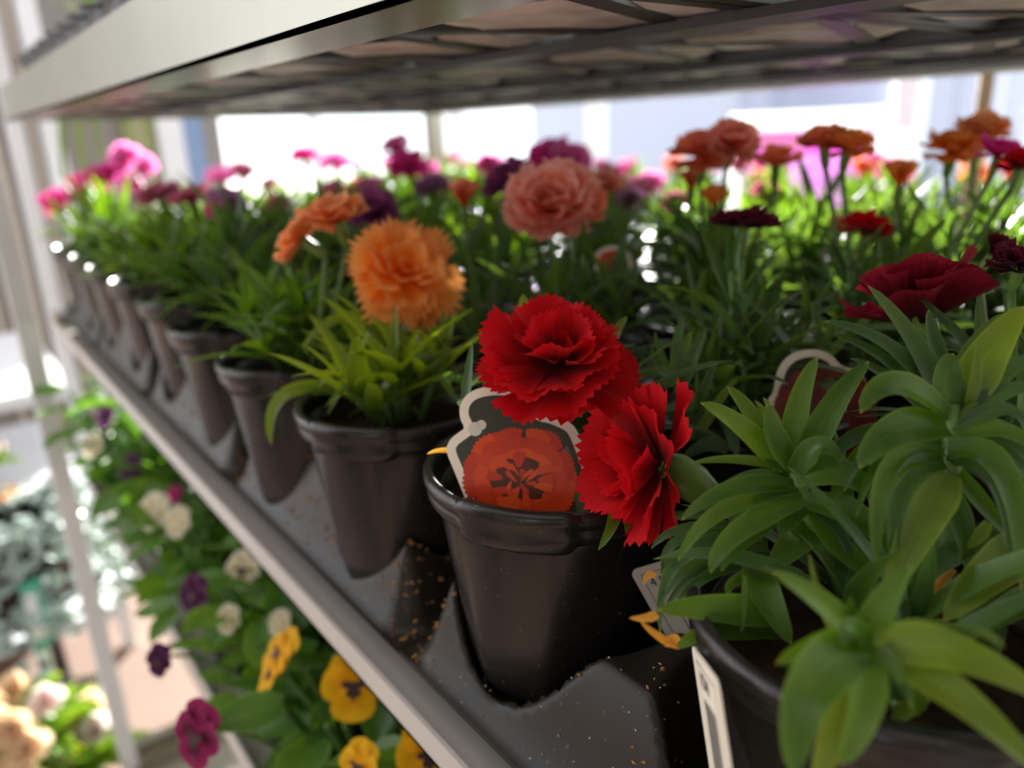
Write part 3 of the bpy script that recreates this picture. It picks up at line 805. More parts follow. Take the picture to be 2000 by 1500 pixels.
# ------------------------------------------------------------------ the big leaves of the nearest plant
CUP = (TOC*0.75 + Vector((0, 0, 1))*0.55).normalized()
def hleaf(root, b, c, t, w, d, mat='leaf', N=None, fold=0.30):
    """b, c, t: base, bow and tip as (px, py); d: their distances; w: blade width in px"""
    P0, P1, P2 = pt(*b, d[0]), pt(*c, d[1]), pt(*t, d[2])
    # the bow point of a quadratic curve lies beyond the curve
    P1 = P1*2 - (P0+P2)*0.5
    o = root.location
    me = curve_leaf(P0-o, P1-o, P2-o, 0.86*w*(d[0]+d[2])*0.5/F_PX, N or CUP, fold=fold)
    return link('leaf', me, root, M[mat])
D1 = (0.212, 0.205, 0.200)
H1 = [  # shoot left of centre
    ((1545, 925), (1556, 800), (1597, 695), 62, (.212, .212, .210), 'leaf'),
    ((1560, 930), (1622, 800), (1698, 705), 66, (.210, .208, .206), 'leaf'),
    ((1540, 930), (1450, 838), (1368, 787), 62, (.212, .208, .206), 'leaf'),
    ((1535, 920), (1470, 815), (1420, 755), 50, (.214, .216, .218), 'leaf'),
    ((1548, 915), (1512, 850), (1503, 788), 60, (.208, .206, .206), 'leaf'),
    ((1530, 860), (1510, 810), (1490, 776), 22, (.213, .214, .214), 'leaf_lime'),
    ((1528, 860), (1500, 815), (1474, 782), 24, (.214, .215, .216), 'leaf_lime'),
    ((1550, 925), (1600, 872), (1642, 903), 56, (.206, .198, .194), 'leaf'),
    ((1555, 930), (1640, 925), (1714, 978), 84, (.206, .198, .194), 'leaf'),
    ((1535, 915), (1440, 898), (1350, 905), 26, (.210, .206, .204), 'leaf'),
    ((1555, 950), (1430, 955), (1330, 1017), 48, (.208, .199, .194), 'leaf'),
    ((1565, 965), (1415, 995), (1324, 1097), 46, (.207, .197, .192), 'leaf'),
    ((1570, 975), (1440, 1040), (1388, 1120), 56, (.205, .193, .187), 'leaf'),
    ((1570, 980), (1450, 1060), (1410, 1117), 34, (.206, .196, .192), 'leaf'),
    ((1580, 980), (1680, 1015), (1737, 1092), 72, (.204, .194, .188), 'leaf'),
    ((1590, 1000), (1650, 1080), (1726, 1133), 64, (.205, .198, .194), 'leaf'),
    ((1580, 990), (1530, 1030), (1560, 1055), 40, (.206, .198, .194), 'leaf'),
    # lower leaves spilling over the left side of the pot
    ((1500, 1030), (1350, 1070), (1290, 1125), 30, (.214, .208, .206), 'leaf'),
    ((1500, 1040), (1350, 1030), (1272, 1072), 28, (.218, .214, .212), 'leaf_blue'),
    ((1490, 1050), (1330, 1090), (1290, 1243), 34, (.212, .205, .202), 'leaf_blue'),
    ((1500, 1070), (1350, 1110), (1283, 1195), 36, (.212, .205, .202), 'leaf_blue'),
    ((1500, 1085), (1370, 1120), (1300, 1190), 30, (.210, .203, .200), 'leaf_blue'),
    ((1500, 1060), (1340, 1050), (1295, 1122), 30, (.214, .209, .206), 'leaf_blue'),
    ((1500, 1095), (1400, 1115), (1320, 1180), 34, (.209, .202, .199), 'leaf'),
    ((1530, 1205), (1400, 1190), (1285, 1192), 74, (.198, .186, .180), 'leaf'),
    ((1515, 1235), (1400, 1232), (1318, 1268), 52, (.200, .190, .186), 'leaf'),
    ((1470, 1110), (1500, 1175), (1546, 1258), 78, (.200, .188, .182), 'leaf'),
    ((1480, 1120), (1430, 1140), (1425, 1165), 26, (.204, .196, .192), 'leaf'),
    ((1455, 1125), (1452, 1185), (1448, 1240), 14, (.186, .184, .183), 'leaf'),
    ((1600, 1020), (1550, 1060), (1500, 1120), 80, (.214, .206, .202), 'leaf'),
    ((1640, 1060), (1680, 1130), (1720, 1200), 90, (.210, .204, .200), 'leaf_lime'),
    # shoot on the right
    ((1845, 800), (1785, 672), (1694, 557), 58, (.205, .208, .212), 'leaf_blue'),
    ((1830, 790), (1740, 680), (1608, 627), 46, (.206, .207, .208), 'leaf_blue'),
    ((1815, 795), (1730, 705), (1634, 657), 36, (.208, .210, .212), 'leaf_blue'),
    ((1800, 800), (1730, 735), (1660, 700), 34, (.210, .212, .214), 'leaf_blue'),
    ((1850, 740), (1825, 668), (1813, 604), 44, (.210, .212, .214), 'leaf_blue'),
    ((1875, 800), (1930, 690), (2004, 598), 96, (.200, .196, .194), 'leaf_lime'),
    ((1860, 800), (1900, 690), (1970, 610), 60, (.206, .208, .210), 'leaf'),
    ((1855, 810), (1848, 740), (1862, 690), 86, (.200, .197, .196), 'leaf'),
    ((1885, 800), (1950, 735), (2030, 695), 54, (.200, .196, .194), 'leaf_blue'),
    ((1880, 820), (1950, 770), (2030, 755), 50, (.199, .194, .190), 'leaf_blue'),
    ((1890, 800), (1904, 735), (1906, 676), 30, (.198, .195, .194), 'leaf_lime'),
    ((1850, 810), (1745, 752), (1680, 808), 74, (.196, .186, .182), 'leaf'),
    ((1850, 835), (1745, 845), (1678, 915), 92, (.196, .184, .180), 'leaf'),
    ((1870, 840), (1960, 800), (2010, 850), 40, (.197, .190, .188), 'leaf_blue'),
    ((1870, 835), (1890, 800), (1912, 788), 18, (.198, .196, .195), 'leaf_lime'),
    ((1865, 850), (1960, 842), (2040, 900), 52, (.196, .188, .184), 'leaf'),
    ((1860, 870), (1960, 880), (2035, 985), 52, (.197, .189, .185), 'leaf_blue'),
    ((1855, 880), (1960, 930), (1994, 1155), 76, (.192, .178, .172), 'leaf'),
    ((1850, 890), (1960, 960), (2010, 1110), 56, (.195, .184, .178), 'leaf_blue'),
    ((1850, 900), (1930, 1000), (1990, 1060), 48, (.198, .190, .186), 'leaf'),
    ((1840, 895), (1735, 925), (1712, 1110), 62, (.194, .182, .176), 'leaf'),
    ((1845, 905), (1765, 950), (1745, 1120), 60, (.192, .180, .174), 'leaf'),
    ((1845, 920), (1800, 1010), (1730, 1170), 110, (.190, .178, .172), 'leaf_lime'),
    ((1850, 950), (1880, 1040), (1895, 1130), 60, (.196, .190, .186), 'leaf'),
    ((1820, 880), (1700, 880), (1620, 990), 56, (.206, .202, .200), 'leaf'),
    ((1815, 870), (1680, 850), (1590, 950), 44, (.212, .210, .208), 'leaf_blue'),
    ((1815, 890), (1690, 905), (1640, 1030), 44, (.208, .204, .202), 'leaf'),
    ((1930, 1020), (1910, 1050), (1888, 1070), 30, (.184, .182, .180), 'leaf_lime'),
    ((2020, 1060), (1930, 1120), (1842, 1214), 104, (.180, .172, .168), 'leaf_lime'),
    ((2030, 1150), (1950, 1200), (1845, 1258), 62, (.182, .178, .176), 'leaf'),
    ((1960, 1220), (1945, 1260), (1950, 1300), 30, (.186, .184, .182), 'leaf'),
    ((1855, 890), (1955, 905), (2032, 1045), 32, (.194, .184, .180), 'leaf'), ((1835, 862), (1720, 862), (1648, 962), 32, (.200, .192, .188), 'leaf_blue'),
    ((1840, 872), (1732, 888), (1672, 1012), 32, (.198, .190, .185), 'leaf'), ((1845, 885), (1765, 905), (1725, 1045), 36, (.196, .187, .182), 'leaf_blue'),
    ((1858, 868), (1955, 858), (2035, 945), 28, (.198, .190, .186), 'leaf_blue'), ((1850, 905), (1940, 945), (1975, 1120), 40, (.194, .181, .175), 'leaf_blue'),
    ((1560, 955), (1470, 985), (1400, 1075), 28, (.209, .200, .196), 'leaf_blue'), ((1545, 940), (1460, 930), (1370, 985), 26, (.211, .204, .200), 'leaf_blue'),
    ((1575, 985), (1640, 1040), (1660, 1120), 34, (.207, .200, .197), 'leaf_blue'), ((1850, 800), (1760, 700), (1660, 630), 26, (.207, .209, .211), 'leaf'),
    # low shoot at the front of the pot
    ((1690, 1262), (1600, 1175), (1508, 1117), 62, (.172, .168, .166), 'leaf'),
    ((1690, 1255), (1720, 1180), (1780, 1103), 76, (.170, .167, .166), 'leaf'),
    ((1680, 1260), (1620, 1215), (1580, 1080), 30, (.176, .178, .180), 'leaf_lime'),
    ((1670, 1250), (1662, 1205), (1660, 1165), 34, (.171, .170, .169), 'leaf'),
    ((1675, 1250), (1600, 1262), (1515, 1296), 64, (.168, .162, .158), 'leaf'),
    ((1690, 1265), (1580, 1345), (1552, 1520), 128, (.165, .152, .146), 'leaf'),
    ((1695, 1270), (1640, 1400), (1590, 1540), 90, (.168, .158, .152), 'leaf_lime'),
    ((1700, 1270), (1685, 1390), (1640, 1494), 86, (.164, .154, .150), 'leaf'),
    ((1700, 1270), (1738, 1295), (1760, 1338), 46, (.164, .160, .158), 'leaf'),
    ((1710, 1262), (1860, 1275), (2050, 1370), 104, (.168, .158, .152), 'leaf_lime'),
    ((1720, 1270), (1880, 1370), (2030, 1510), 92, (.166, .154, .148), 'leaf_lime'),
    ((1715, 1265), (1785, 1310), (1790, 1400), 76, (.172, .170, .170), 'leaf'),
    ((1700, 1260), (1660, 1230), (1648, 1262), 60, (.165, .160, .158), 'leaf'),
    ((1540, 1290), (1530, 1340), (1570, 1400), 50, (.190, .190, .192), 'leaf'),
    ((1790, 1360), (1760, 1395), (1740, 1400), 36, (.178, .178, .178), 'leaf_lime'),
]
for b, c, t, w, d, mt in H1:
    hleaf(p1, b, c, t, w, [q+0.010 for q in d] if d[0] < 0.1795 else [0.14 + (q-0.14)*0.82 + 0.038 for q in d], mt)
def hstem(root, pts, r):
    o = root.location
    return MB().tube([pt(*p)-o for p in pts], r, 8).build('stem', M['stem'], root)
hstem(p1, [(1690, 1180, .245), (1620, 1080, .239), (1575, 990, .235), (1548, 915, .235)], [.0030, .0030, .0028, .0016])
hstem(p1, [(1790, 1200, .234), (1850, 1050, .229), (1855, 900, .226), (1862, 790, .227)], [.0034, .0034, .0032, .0018])
hstem(p1, [(1740, 1330, .218), (1710, 1300, .196), (1685, 1255, .181)], [.0030, .0030, .0024])
# withered leaf ends
for b, c, t, w, d in [((1283, 1200), (1262, 1208), (1229, 1207), 22, (.181, .180, .180)), ((1318, 1262), (1280, 1240), (1250, 1212), 20, (.186, .184, .183)),
                      ((1322, 1258), (1310, 1255), (1298, 1262), 34, (.186, .184, .183)), ((1280, 1126), (1265, 1125), (1258, 1143), 16, (.205, .204, .203)),
                      ((1860, 1110), (1820, 1150), (1780, 1220), 30, (.196, .190, .186)), ((1850, 1100), (1800, 1160), (1772, 1210), 22, (.198, .194, .190)),
                      ((1835, 1140), (1810, 1180), (1785, 1230), 22, (.192, .188, .185))]:
    hleaf(p1, b, c, t, w, [0.14 + (q-0.14)*0.82 + 0.038 for q in d], 'leaf_dry', fold=0.7)

# leaves in and behind the red pot that stand clear of the flowers
for b, c, t, w, d, mt in [
    ((1060, 680), (1030, 620), (1022, 575), 40, (.335, .335, .335), 'leaf_lime'), ((1075, 680), (1070, 615), (1067, 572), 26, (.34, .34, .34), 'leaf_lime'),
    ((1190, 680), (1205, 645), (1226, 618), 26, (.34, .34, .34), 'leaf_lime'),
    ((1325, 760), (1322, 680), (1333, 625), 32, (.335, .335, .335), 'leaf_blue'), ((1318, 750), (1290, 690), (1279, 648), 18, (.33, .33, .33), 'leaf'),
    ((1325, 770), (1350, 700), (1380, 640), 36, (.335, .335, .335), 'leaf_blue'), ((1320, 750), (1335, 690), (1352, 645), 22, (.34, .34, .34), 'leaf_lime'),
    ((1320, 750), (1285, 715), (1273, 676), 22, (.34, .34, .34), 'leaf_blue'), ((1330, 760), (1280, 725), (1215, 765), 26, (.33, .32, .32), 'leaf'),
    ((1350, 830), (1370, 770), (1400, 705), 30, (.33, .33, .33), 'leaf_blue'), ((1370, 840), (1400, 790), (1440, 735), 26, (.325, .325, .325), 'leaf_lime'),
    ((1370, 830), (1362, 770), (1362, 722), 16, (.33, .33, .33), 'leaf'), ((1180, 800), (1200, 770), (1225, 800), 40, (.33, .32, .31), 'leaf_blue'),
    ((1150, 830), (1180, 800), (1145, 850), 36, (.32, .315, .31), 'leaf_blue'), ((1380, 870), (1330, 810), (1250, 810), 40, (.34, .34, .34), 'leaf_blue'),
    ((1420, 880), (1380, 870), (1330, 900), 40, (.33, .33, .33), 'leaf_blue'), ((1300, 880), (1360, 850), (1420, 880), 36, (.35, .34, .33), 'leaf_blue'),
    ((1190, 965), (1200, 1010), (1168, 1075), 36, (.275, .268, .262), 'leaf'), ((1215, 965), (1225, 1000), (1222, 1040), 28, (.275, .268, .264), 'leaf'),
    ((1300, 900), (1330, 940), (1395, 1000), 60, (.272, .270, .270), 'leaf'), ((915, 890), (870, 880), (834, 887), 16, (.30, .30, .30), 'leaf_dry'),
    ((920, 750), (870, 740), (900, 790), 24, (.36, .36, .36), 'leaf'), ((960, 745), (935, 742), (910, 762), 18, (.35, .35, .35), 'leaf_blue')]:
    hleaf(p0, b, c, t, w, d, mt)

# arching leaves of the apricot plant
for b, c, t, w, d, mt in [
    ((735, 640), (660, 625), (590, 680), 34, (.435, .42, .41), 'leaf_lime'), ((735, 670), (680, 690), (620, 760), 32, (.43, .415, .405), 'leaf_lime'),
    ((730, 700), (690, 720), (640, 810), 30, (.43, .41, .40), 'leaf_lime'), ((690, 770), (560, 770), (530, 870), 40, (.43, .41, .405), 'leaf_lime'),
    ((745, 680), (742, 760), (742, 840), 56, (.42, .405, .40), 'leaf_lime'), ((760, 640), (840, 610), (920, 650), 34, (.44, .44, .44), 'leaf'),
    ((760, 660), (800, 660), (780, 760), 34, (.44, .43, .42), 'leaf'), ((770, 680), (860, 660), (880, 760), 28, (.45, .44, .43), 'leaf'),
    ((930, 690), (900, 600), (905, 545), 28, (.50, .50, .50), 'leaf_blue'), ((935, 690), (960, 600), (1035, 500), 26, (.50, .50, .50), 'leaf_blue'),
    ((930, 690), (960, 560), (965, 460), 26, (.50, .50, .50), 'leaf_blue'), ((925, 700), (930, 580), (905, 480), 26, (.51, .51, .51), 'leaf_blue')]:
    hleaf(p2, b, c, t, w, d, mt)

# ------------------------------------------------------------------ picture tags and labels
def inset(poly, C, dist):
    """shrink a planar outline by dist (points in a local 2D frame)"""
    n = len(poly); out = []
    ar = sum(poly[i][0]*poly[(i+1) % n][1]-poly[(i+1) % n][0]*poly[i][1] for i in range(n))
    sg = 1 if ar > 0 else -1
    for i in range(n):
        a, b, c = Vector(poly[i-1]), Vector(poly[i]), Vector(poly[(i+1) % n])
        e1 = (b-a).normalized(); e2 = (c-b).normalized()
        n1 = Vector((-e1.y, e1.x))*sg; n2 = Vector((-e2.y, e2.x))*sg
        m_ = (n1+n2); m_ = m_/max(0.5, m_.length_squared)*2
        out.append(b + m_*dist)
    return out
def smooth_poly(p, it=1):
    for _ in range(it):
        q = []
        for i in range(len(p)):
            a, b = Vector(p[i]), Vector(p[(i+1) % len(p)])
            q += [a*0.75+b*0.25, a*0.25+b*0.75]
        p = q
    return [tuple(x) for x in p]
def picture_tag(name, label, P0, N, outline, border, flower_c, flower_r, tones, crease, seed, back):
    N = N.normalized(); ex = Vector((0, 0, 1)).cross(N).normalized(); ey = N.cross(ex)
    root = tag(empty(name, P0), label, 'plant tag', 'picture tags stuck in the pots')
    loc2 = lambda px, py: ((onplane(px, py, P0, N)-P0).dot(ex), (onplane(px, py, P0, N)-P0).dot(ey))
    to3 = lambda p, k: ex*p[0] + ey*p[1] + N*k
    base = smooth_poly([loc2(*p) for p in outline], 2)
    sc_ = depth(P0)/F_PX
    MB().poly_plate([to3(p, 0) for p in base], N, 0.0007).build('card', M['card'], root, False)
    inn = inset(base, None, border*sc_)
    MB().poly_plate([to3(p, 0.00012) for p in inn], N, 0.0001).build('picture', back, root, False)
    rnd = random.Random(seed); k = 0.0003; fc = Vector(loc2(*flower_c)); fr = flower_r*sc_
    def clip(p):      # keep the print inside the picture
        return p
    pl = 0
    for ring, (cnt, rad, ln, wd) in enumerate([(15, .56, .46, .46), (13, .36, .48, .42), (10, .17, .44, .36), (6, .05, .34, .28)]):
        for i in range(cnt):
            q = 2*PI*i/cnt + rnd.uniform(-.15, .15)+ring*0.3; k += 0.000006
            dirv = Vector((math.cos(q), math.sin(q)*0.92)); sd = Vector((-dirv.y, dirv.x))
            o = fc + dirv*fr*rad
            l = ln*fr*rnd.uniform(.9, 1.1); w = wd*fr*rnd.uniform(.85, 1.15)
            pts = [o - sd*w*0.18, ]
            nn = 15
            pts2 = []
            for s in range(nn):
                u = s/(nn-1)*2-1
                e = l*(1-0.24*u*u) * (1.0 + (0.06 if s % 2 else -0.035))
                pts2.append(o + dirv*e + sd*(u*w*0.62))
            poly = [o - sd*w*0.2] + pts2 + [o + sd*w*0.2]
            MB().add([to3(p, k) for p in poly], [tuple(range(len(poly)))]).build('printed_petal', rnd.choice(tones), root, False)
        k += 0.00001
    # folded heart of the printed bloom: dark hollow with narrow upright petals
    k += 0.00001
    hol = [fc + Vector((math.cos(2*PI*a/22), math.sin(2*PI*a/22)*0.8 - 0.06))*fr*rnd.uniform(.36, .56) for a in range(22)]
    MB().add([to3(p, k) for p in hol], [tuple(range(22))]).build('printed_hollow', crease, root, False)
    for i in range(18):
        q = 2*PI*i/9 + rnd.uniform(-.3, .3); far = i < 9
        o = fc + Vector((math.cos(q), math.sin(q)*.8-.06))*fr*(rnd.uniform(.34, .46) if far else rnd.uniform(.10, .26))
        a = q + rnd.uniform(-.6, .6); dv = Vector((math.cos(a), math.sin(a))); sd = Vector((-dv.y, dv.x)); l = fr*(rnd.uniform(.14, .22) if far else rnd.uniform(.08, .15)); w = fr*(rnd.uniform(.08, .15) if far else rnd.uniform(.03, .07)); k += 0.000004
        poly = [o-dv*l+sd*w*.2, o-dv*l*.3+sd*w*.7, o+dv*l*.4+sd*w, o+dv*l+sd*w*.7, o+dv*l*.9-sd*w*.1, o+dv*l*1.05-sd*w*.6, o+dv*l*.2-sd*w*.5, o-dv*l*.7-sd*w*.2]
        MB().add([to3(p, k) for p in poly], [tuple(range(8))]).build('printed_petal', rnd.choice(tones), root, False)
    return root, loc2, to3, sc_
NT = (Vector((TOC.x, TOC.y, 0)).normalized() + Vector((0, 0, 0.32)) - RIGHT*0.05).normalized()
OUT1 = [(965, 1075), (925, 1020), (905, 965), (885, 915), (870, 880), (878, 858), (900, 842), (908, 836), (897, 815), (898, 788), (915, 766), (945, 755), (990, 753), (1030, 766), (1046, 788), (1056, 806), (1075, 808), (1108, 822), (1124, 834), (1140, 870), (1165, 945), (1178, 1000), (1176, 1040), (1150, 1075)]
tag1, l2, t3, s_ = picture_tag('picture_tag', 'cloud-shaped tag with printed orange-red carnation, standing in the red flower pot', pt(1030, 900, .2965), NT, OUT1, 18, (1016, 935), 112, M['print_red'], M['print_crease'], 4, M['print_dark'])
for (a, b, r, mt) in ((928, 838, 14, 'print_white'), (940, 830, 10, 'print_white')):
    c = Vector(l2(a, b)); MB().add([t3(c + Vector((math.cos(q*PI/6), math.sin(q*PI/6)))*r*s_, .00022) for q in range(12)], [tuple(range(12))]).build('printed_bud', M[mt], tag1, False)
MB().add([t3(Vector(l2(*p)), .00021) for p in ((1098, 880), (1108, 870), (1150, 990), (1150, 1010), (1130, 1010))], [(0, 1, 2, 3, 4)]).build('printed_leaf', M['print_green'], tag1, False)
OUT2 = [(1480, 850), (1498, 785), (1510, 768), (1514, 745), (1522, 715), (1545, 690), (1585, 680), (1622, 690), (1640, 712), (1650, 718), (1680, 722), (1700, 760), (1700, 880), (1600, 900), (1500, 890)]
picture_tag('picture_tag', 'cloud-shaped tag with dark red carnation print, half hidden behind the green leaves', pt(1590, 790, .345), NT, OUT2, 15, (1610, 810), 100, M['print_deep'], M['print_crease'], 9, plain('printed_black_background', (0.012, 0.013, 0.014), 0.35))
OUT3 = [(1165, 545), (1160, 500), (1170, 488), (1195, 478), (1222, 486), (1236, 505), (1235, 550)]
picture_tag('picture_tag', 'small blurred tag with orange print among the leaves behind the red flower', pt(1200, 515, .52), NT, OUT3, 8, (1190, 510), 22, M['print_red'], M['print_crease'], 12, M['print_dark'])

def text_mesh(s, size):
    cu = bpy.data.curves.new('lettering', 'FONT'); cu.body = s; cu.size = size; cu.extrude = 0.00002
    o = bpy.data.objects.new('lettering', cu); COL.objects.link(o)
    dg = bpy.context.evaluated_depsgraph_get()
    me = bpy.data.meshes.new_from_object(o.evaluated_get(dg))
    bpy.data.objects.remove(o); return me
def label_card(label, A, B, C, w, h, texts, bars, mat, rad=0.003):
    """card with corner A (top left), B along its top, C down its side"""
    ex = (B-A).normalized(); ey = (C-A); ey = (ey - ex*ey.dot(ex)).normalized(); N = ey.cross(ex).normalized()
    if N.dot(CAM-A) < 0: N = -N
    root = tag(empty('label_card', A), label, 'label', 'barcode labels between the pots')
    P = lambda x, y, k=0.0: ex*x + ey*y + N*k
    out = []
    for cx, cy, a0 in ((rad, rad, 180), (w-rad, rad, 270), (w-rad, h-rad, 0), (rad, h-rad, 90)):
        for k in range(5):
            a = math.radians(a0 + 90*k/4); out.append(P(cx+rad*math.cos(a), cy+rad*math.sin(a)))
    MB().poly_plate(out, N, 0.0006).build('card', mat, root, False)
    def strip(x0, y0, x1, y1, name='printed_bar'):
        MB().add([P(x0, y0, .0001), P(x1, y0, .0001), P(x1, y1, .0001), P(x0, y1, .0001)], [(0, 1, 2, 3)]).build(name, M['ink'], root, False)
    for b in bars: strip(*b)
    for s, x, y, sz, rot in texts:
        me = text_mesh(s, sz); me.materials.clear()
        Mx = Matrix(((ex.x, -ey.x, N.x, 0), (ex.y, -ey.y, N.y, 0), (ex.z, -ey.z, N.z, 0), (0, 0, 0, 1)))
        link('printed_text', me, root, M['ink'], Matrix.Translation(P(x, y, .00012)) @ Mx @ Matrix.Rotation(rot, 4, 'Z'))
    return root
A = pt(1229, 1115, .288); B = pt(1330, 1085, .278); C = pt(1228, 1235, .298)
label_card('small pale label marked 4 S, tucked between the red pot and its right neighbour', A, B, C, 0.026, 0.040,
           [('4 S', 0.0052, 0.0088, 0.0050, 0)], [(0.0033, 0.0028, 0.0035, 0.036), (0.0033, 0.0028, 0.024, 0.0030), (0.010, 0.014, 0.0104, 0.03), (0.012, 0.014, 0.0125, 0.03), (0.014, 0.014, 0.0143, 0.03)], M['card_shaded'])
A = pt(1350, 1258, .222); B = pt(1404, 1335, .186); C = pt(1368, 1500, .238)
bw = [(0.010+0.0017*k, 0.012, 0.010+0.0017*k+(0.0006 if k % 3 else 0.0011), 0.040) for k in range(9)]
label_card('narrow white barcode label seen nearly edge on beside the front right pot', A, B, C, 0.034, 0.056,
           [('ION', 0.0085, 0.0090, 0.0062, 0)], bw + [(0.005, 0.003, 0.0053, 0.053), (0.0290, 0.003, 0.0293, 0.053), (0.005, 0.003, 0.0293, 0.0033)], M['card'])

# ------------------------------------------------------------------ spilled growing medium on the trays
def crumbs(name, label, spots, mat, seed, cat):
    rnd = random.Random(seed); mb = MB()
    for (x, y, sx, sy, n, s) in spots:
        for _ in range(n):
            a, b = x + rnd.gauss(0, sx), y + rnd.gauss(0, sy)
            tx = min(tray_x, key=lambda q: abs(q-a)); lx, ly = a-tx, b-0.138
            if abs(lx) > TW/2-0.002 or ly < 0.002: continue
            z = ZS + 0.0005 + tray_height(lx, ly); r = s*rnd.uniform(.4, 1.2)
            Mx = Matrix.Translation((a, b, z + r*0.3)) @ Matrix.Rotation(rnd.uniform(0, 6), 4, 'Z') @ Matrix.Rotation(rnd.uniform(0, 3), 4, 'X') @ Matrix.Diagonal((r*rnd.uniform(.7, 2.0), r, r*rnd.uniform(.5, 1), 1))
            mb.add([(1, 0, 0), (-1, 0, 0), (0, 1, 0), (0, -1, 0), (0, 0, 1), (0, 0, -1)], [(0, 2, 4), (2, 1, 4), (1, 3, 4), (3, 0, 4), (2, 0, 5), (1, 2, 5), (3, 1, 5), (0, 3, 5)], None, Mx)
    o = mb.build(name, mat, None, False); tag(o, label, cat, kind='stuff'); return o
crumbs('soil_crumbs', 'orange-brown peat crumbs spilled over the black trays between the pots',
       [(-.285, .155, .02, .012, 130, .0011), (-.40, .15, .03, .012, 160, .0012), (-.16, .15, .03, .012, 60, .0008), (-.27, .19, .008, .02, 140, .0010), (-.53, .15, .03, .012, 120, .0012), (-.65, .15, .05, .015, 100, .0013), (-.8, .15, .1, .015, 120, .0014)], M['crumb'], 3, 'soil')
crumbs('perlite_flecks', 'tiny pale flecks scattered on the black trays', [(-.18, .16, .06, .02, 120, .00045), (-.35, .16, .1, .02, 60, .0005)], M['fleck'], 4, 'perlite')

# ------------------------------------------------------------------ upper shelf: lattice trays with pots standing in them
ul = ['first', 'second', 'third', 'fourth', 'fifth']
pad = MB(); rpd = random.Random(2)
pr = [0.050 + 0.006*math.sin(5*2*PI*k/40) + rpd.uniform(-.0015, .0015) for k in range(40)]
pad.add([(pr[k]*math.cos(2*PI*k/40), 1.25*pr[k]*math.sin(2*PI*k/40), 0) for k in range(40)] + [(0.9*pr[k]*math.cos(2*PI*k/40), 1.12*pr[k]*math.sin(2*PI*k/40), -.0016) for k in range(40)] + [(0, 0, 0.0)],
        [(k, (k+1) % 40, 40+(k+1) % 40, 40+k) for k in range(40)] + [(40+k, 40+(k+1) % 40, 80) for k in range(40)])
pad_me = pad.mesh('pale_base')
for i in range(5):
    x = 0.02 - 0.2525*i - 0.10
    t = tag(empty('lattice_tray', (x, 0.150, ZU + 0.0066)), '%s black lattice tray from the camera on the upper shelf, seen from below' % ul[i], 'tray', 'lattice trays on the upper shelf')
    for j in range(4):
        for s in (0.5, 1.5):
            link('pale_base', pad_me, t, M['pale_base'], Matrix.Translation((-TW/2 + s*TW/2, 0.02+0.157*j+0.0785, 0.0022)) @ Matrix.Rotation(i*1.3+j*2.1+s, 4, 'Z'))
    link('lattice_bottom', lat_me, t, M['upper_tray']); link('wavy_rim', wall_me, t, M['upper_tray'])
    for j in range(1):
        for s in (0.5, 1.5):
            lx, ly = -TW/2 + s*TW/2, 0.02+0.157*j+0.085
            r = empty('upper_pot', (x+lx, 0.150+ly, ZU + 0.0145))
            p = link('pot', pot_me, r, M['pot'], Matrix.Diagonal((1.05, 1.05, 0.9, 1)))
            link('rim', rim_me, p, M['pot'])
            o = link('foliage', FOL[(i+j) % 5], r, M['leaf'], Matrix.Translation((0, 0, 0.07)) @ Matrix.Rotation(i*2.0+j, 4, 'Z')); o['kind'] = 'stuff'
            tag(r, 'upper-shelf black pot, %s of the front pair in the %s tray from the camera' % ('left' if s < 1 else 'right', ul[i]), 'potted plant', 'pots on the upper shelf')

# ------------------------------------------------------------------ pansies on the lower shelf
def round_leaf(n=5):
    def fn(u, v):
        s = 2*u-1; w = 0.62*math.sin(PI*min(1, 0.06+0.94*v))**0.7*(1-0.15*v) + 0.05
        return (v, s*w*0.5, 0.10*s*s - 0.28*v*v + 0.02*math.sin(9*v+4*s))
    return MB().grid(fn, 4, n)
RL = round_leaf()
def pansy_foliage(seed):
    rnd = random.Random(seed); mb = MB()
    for k in range(54):
        q = rnd.uniform(0, 6.28); h = rnd.uniform(0.0, 0.10); r = rnd.uniform(0.005, 0.05)
        p = Vector((r*math.cos(q), r*math.sin(q), h))
        el = rnd.uniform(-0.3, 0.8); ln = rnd.uniform(.024, .040)
        mb.tmpl(RL, Matrix.Translation(p) @ Matrix.Rotation(q + rnd.uniform(-.8, .8), 4, 'Z') @ Matrix.Rotation(-el, 4, 'Y') @ Matrix.Rotation(rnd.uniform(-.6, .6), 4, 'X') @ Matrix.Scale(ln, 4))
    for k in range(10):
        q = rnd.uniform(0, 6.28); mb.tube([(0.008*math.cos(q), 0.008*math.sin(q), -.01), (0.03*math.cos(q), 0.03*math.sin(q), 0.05), (0.045*math.cos(q), 0.045*math.sin(q), 0.09)], .0018, 5)
    return mb.mesh('foliage')
PF = [pansy_foliage(s) for s in range(3)]
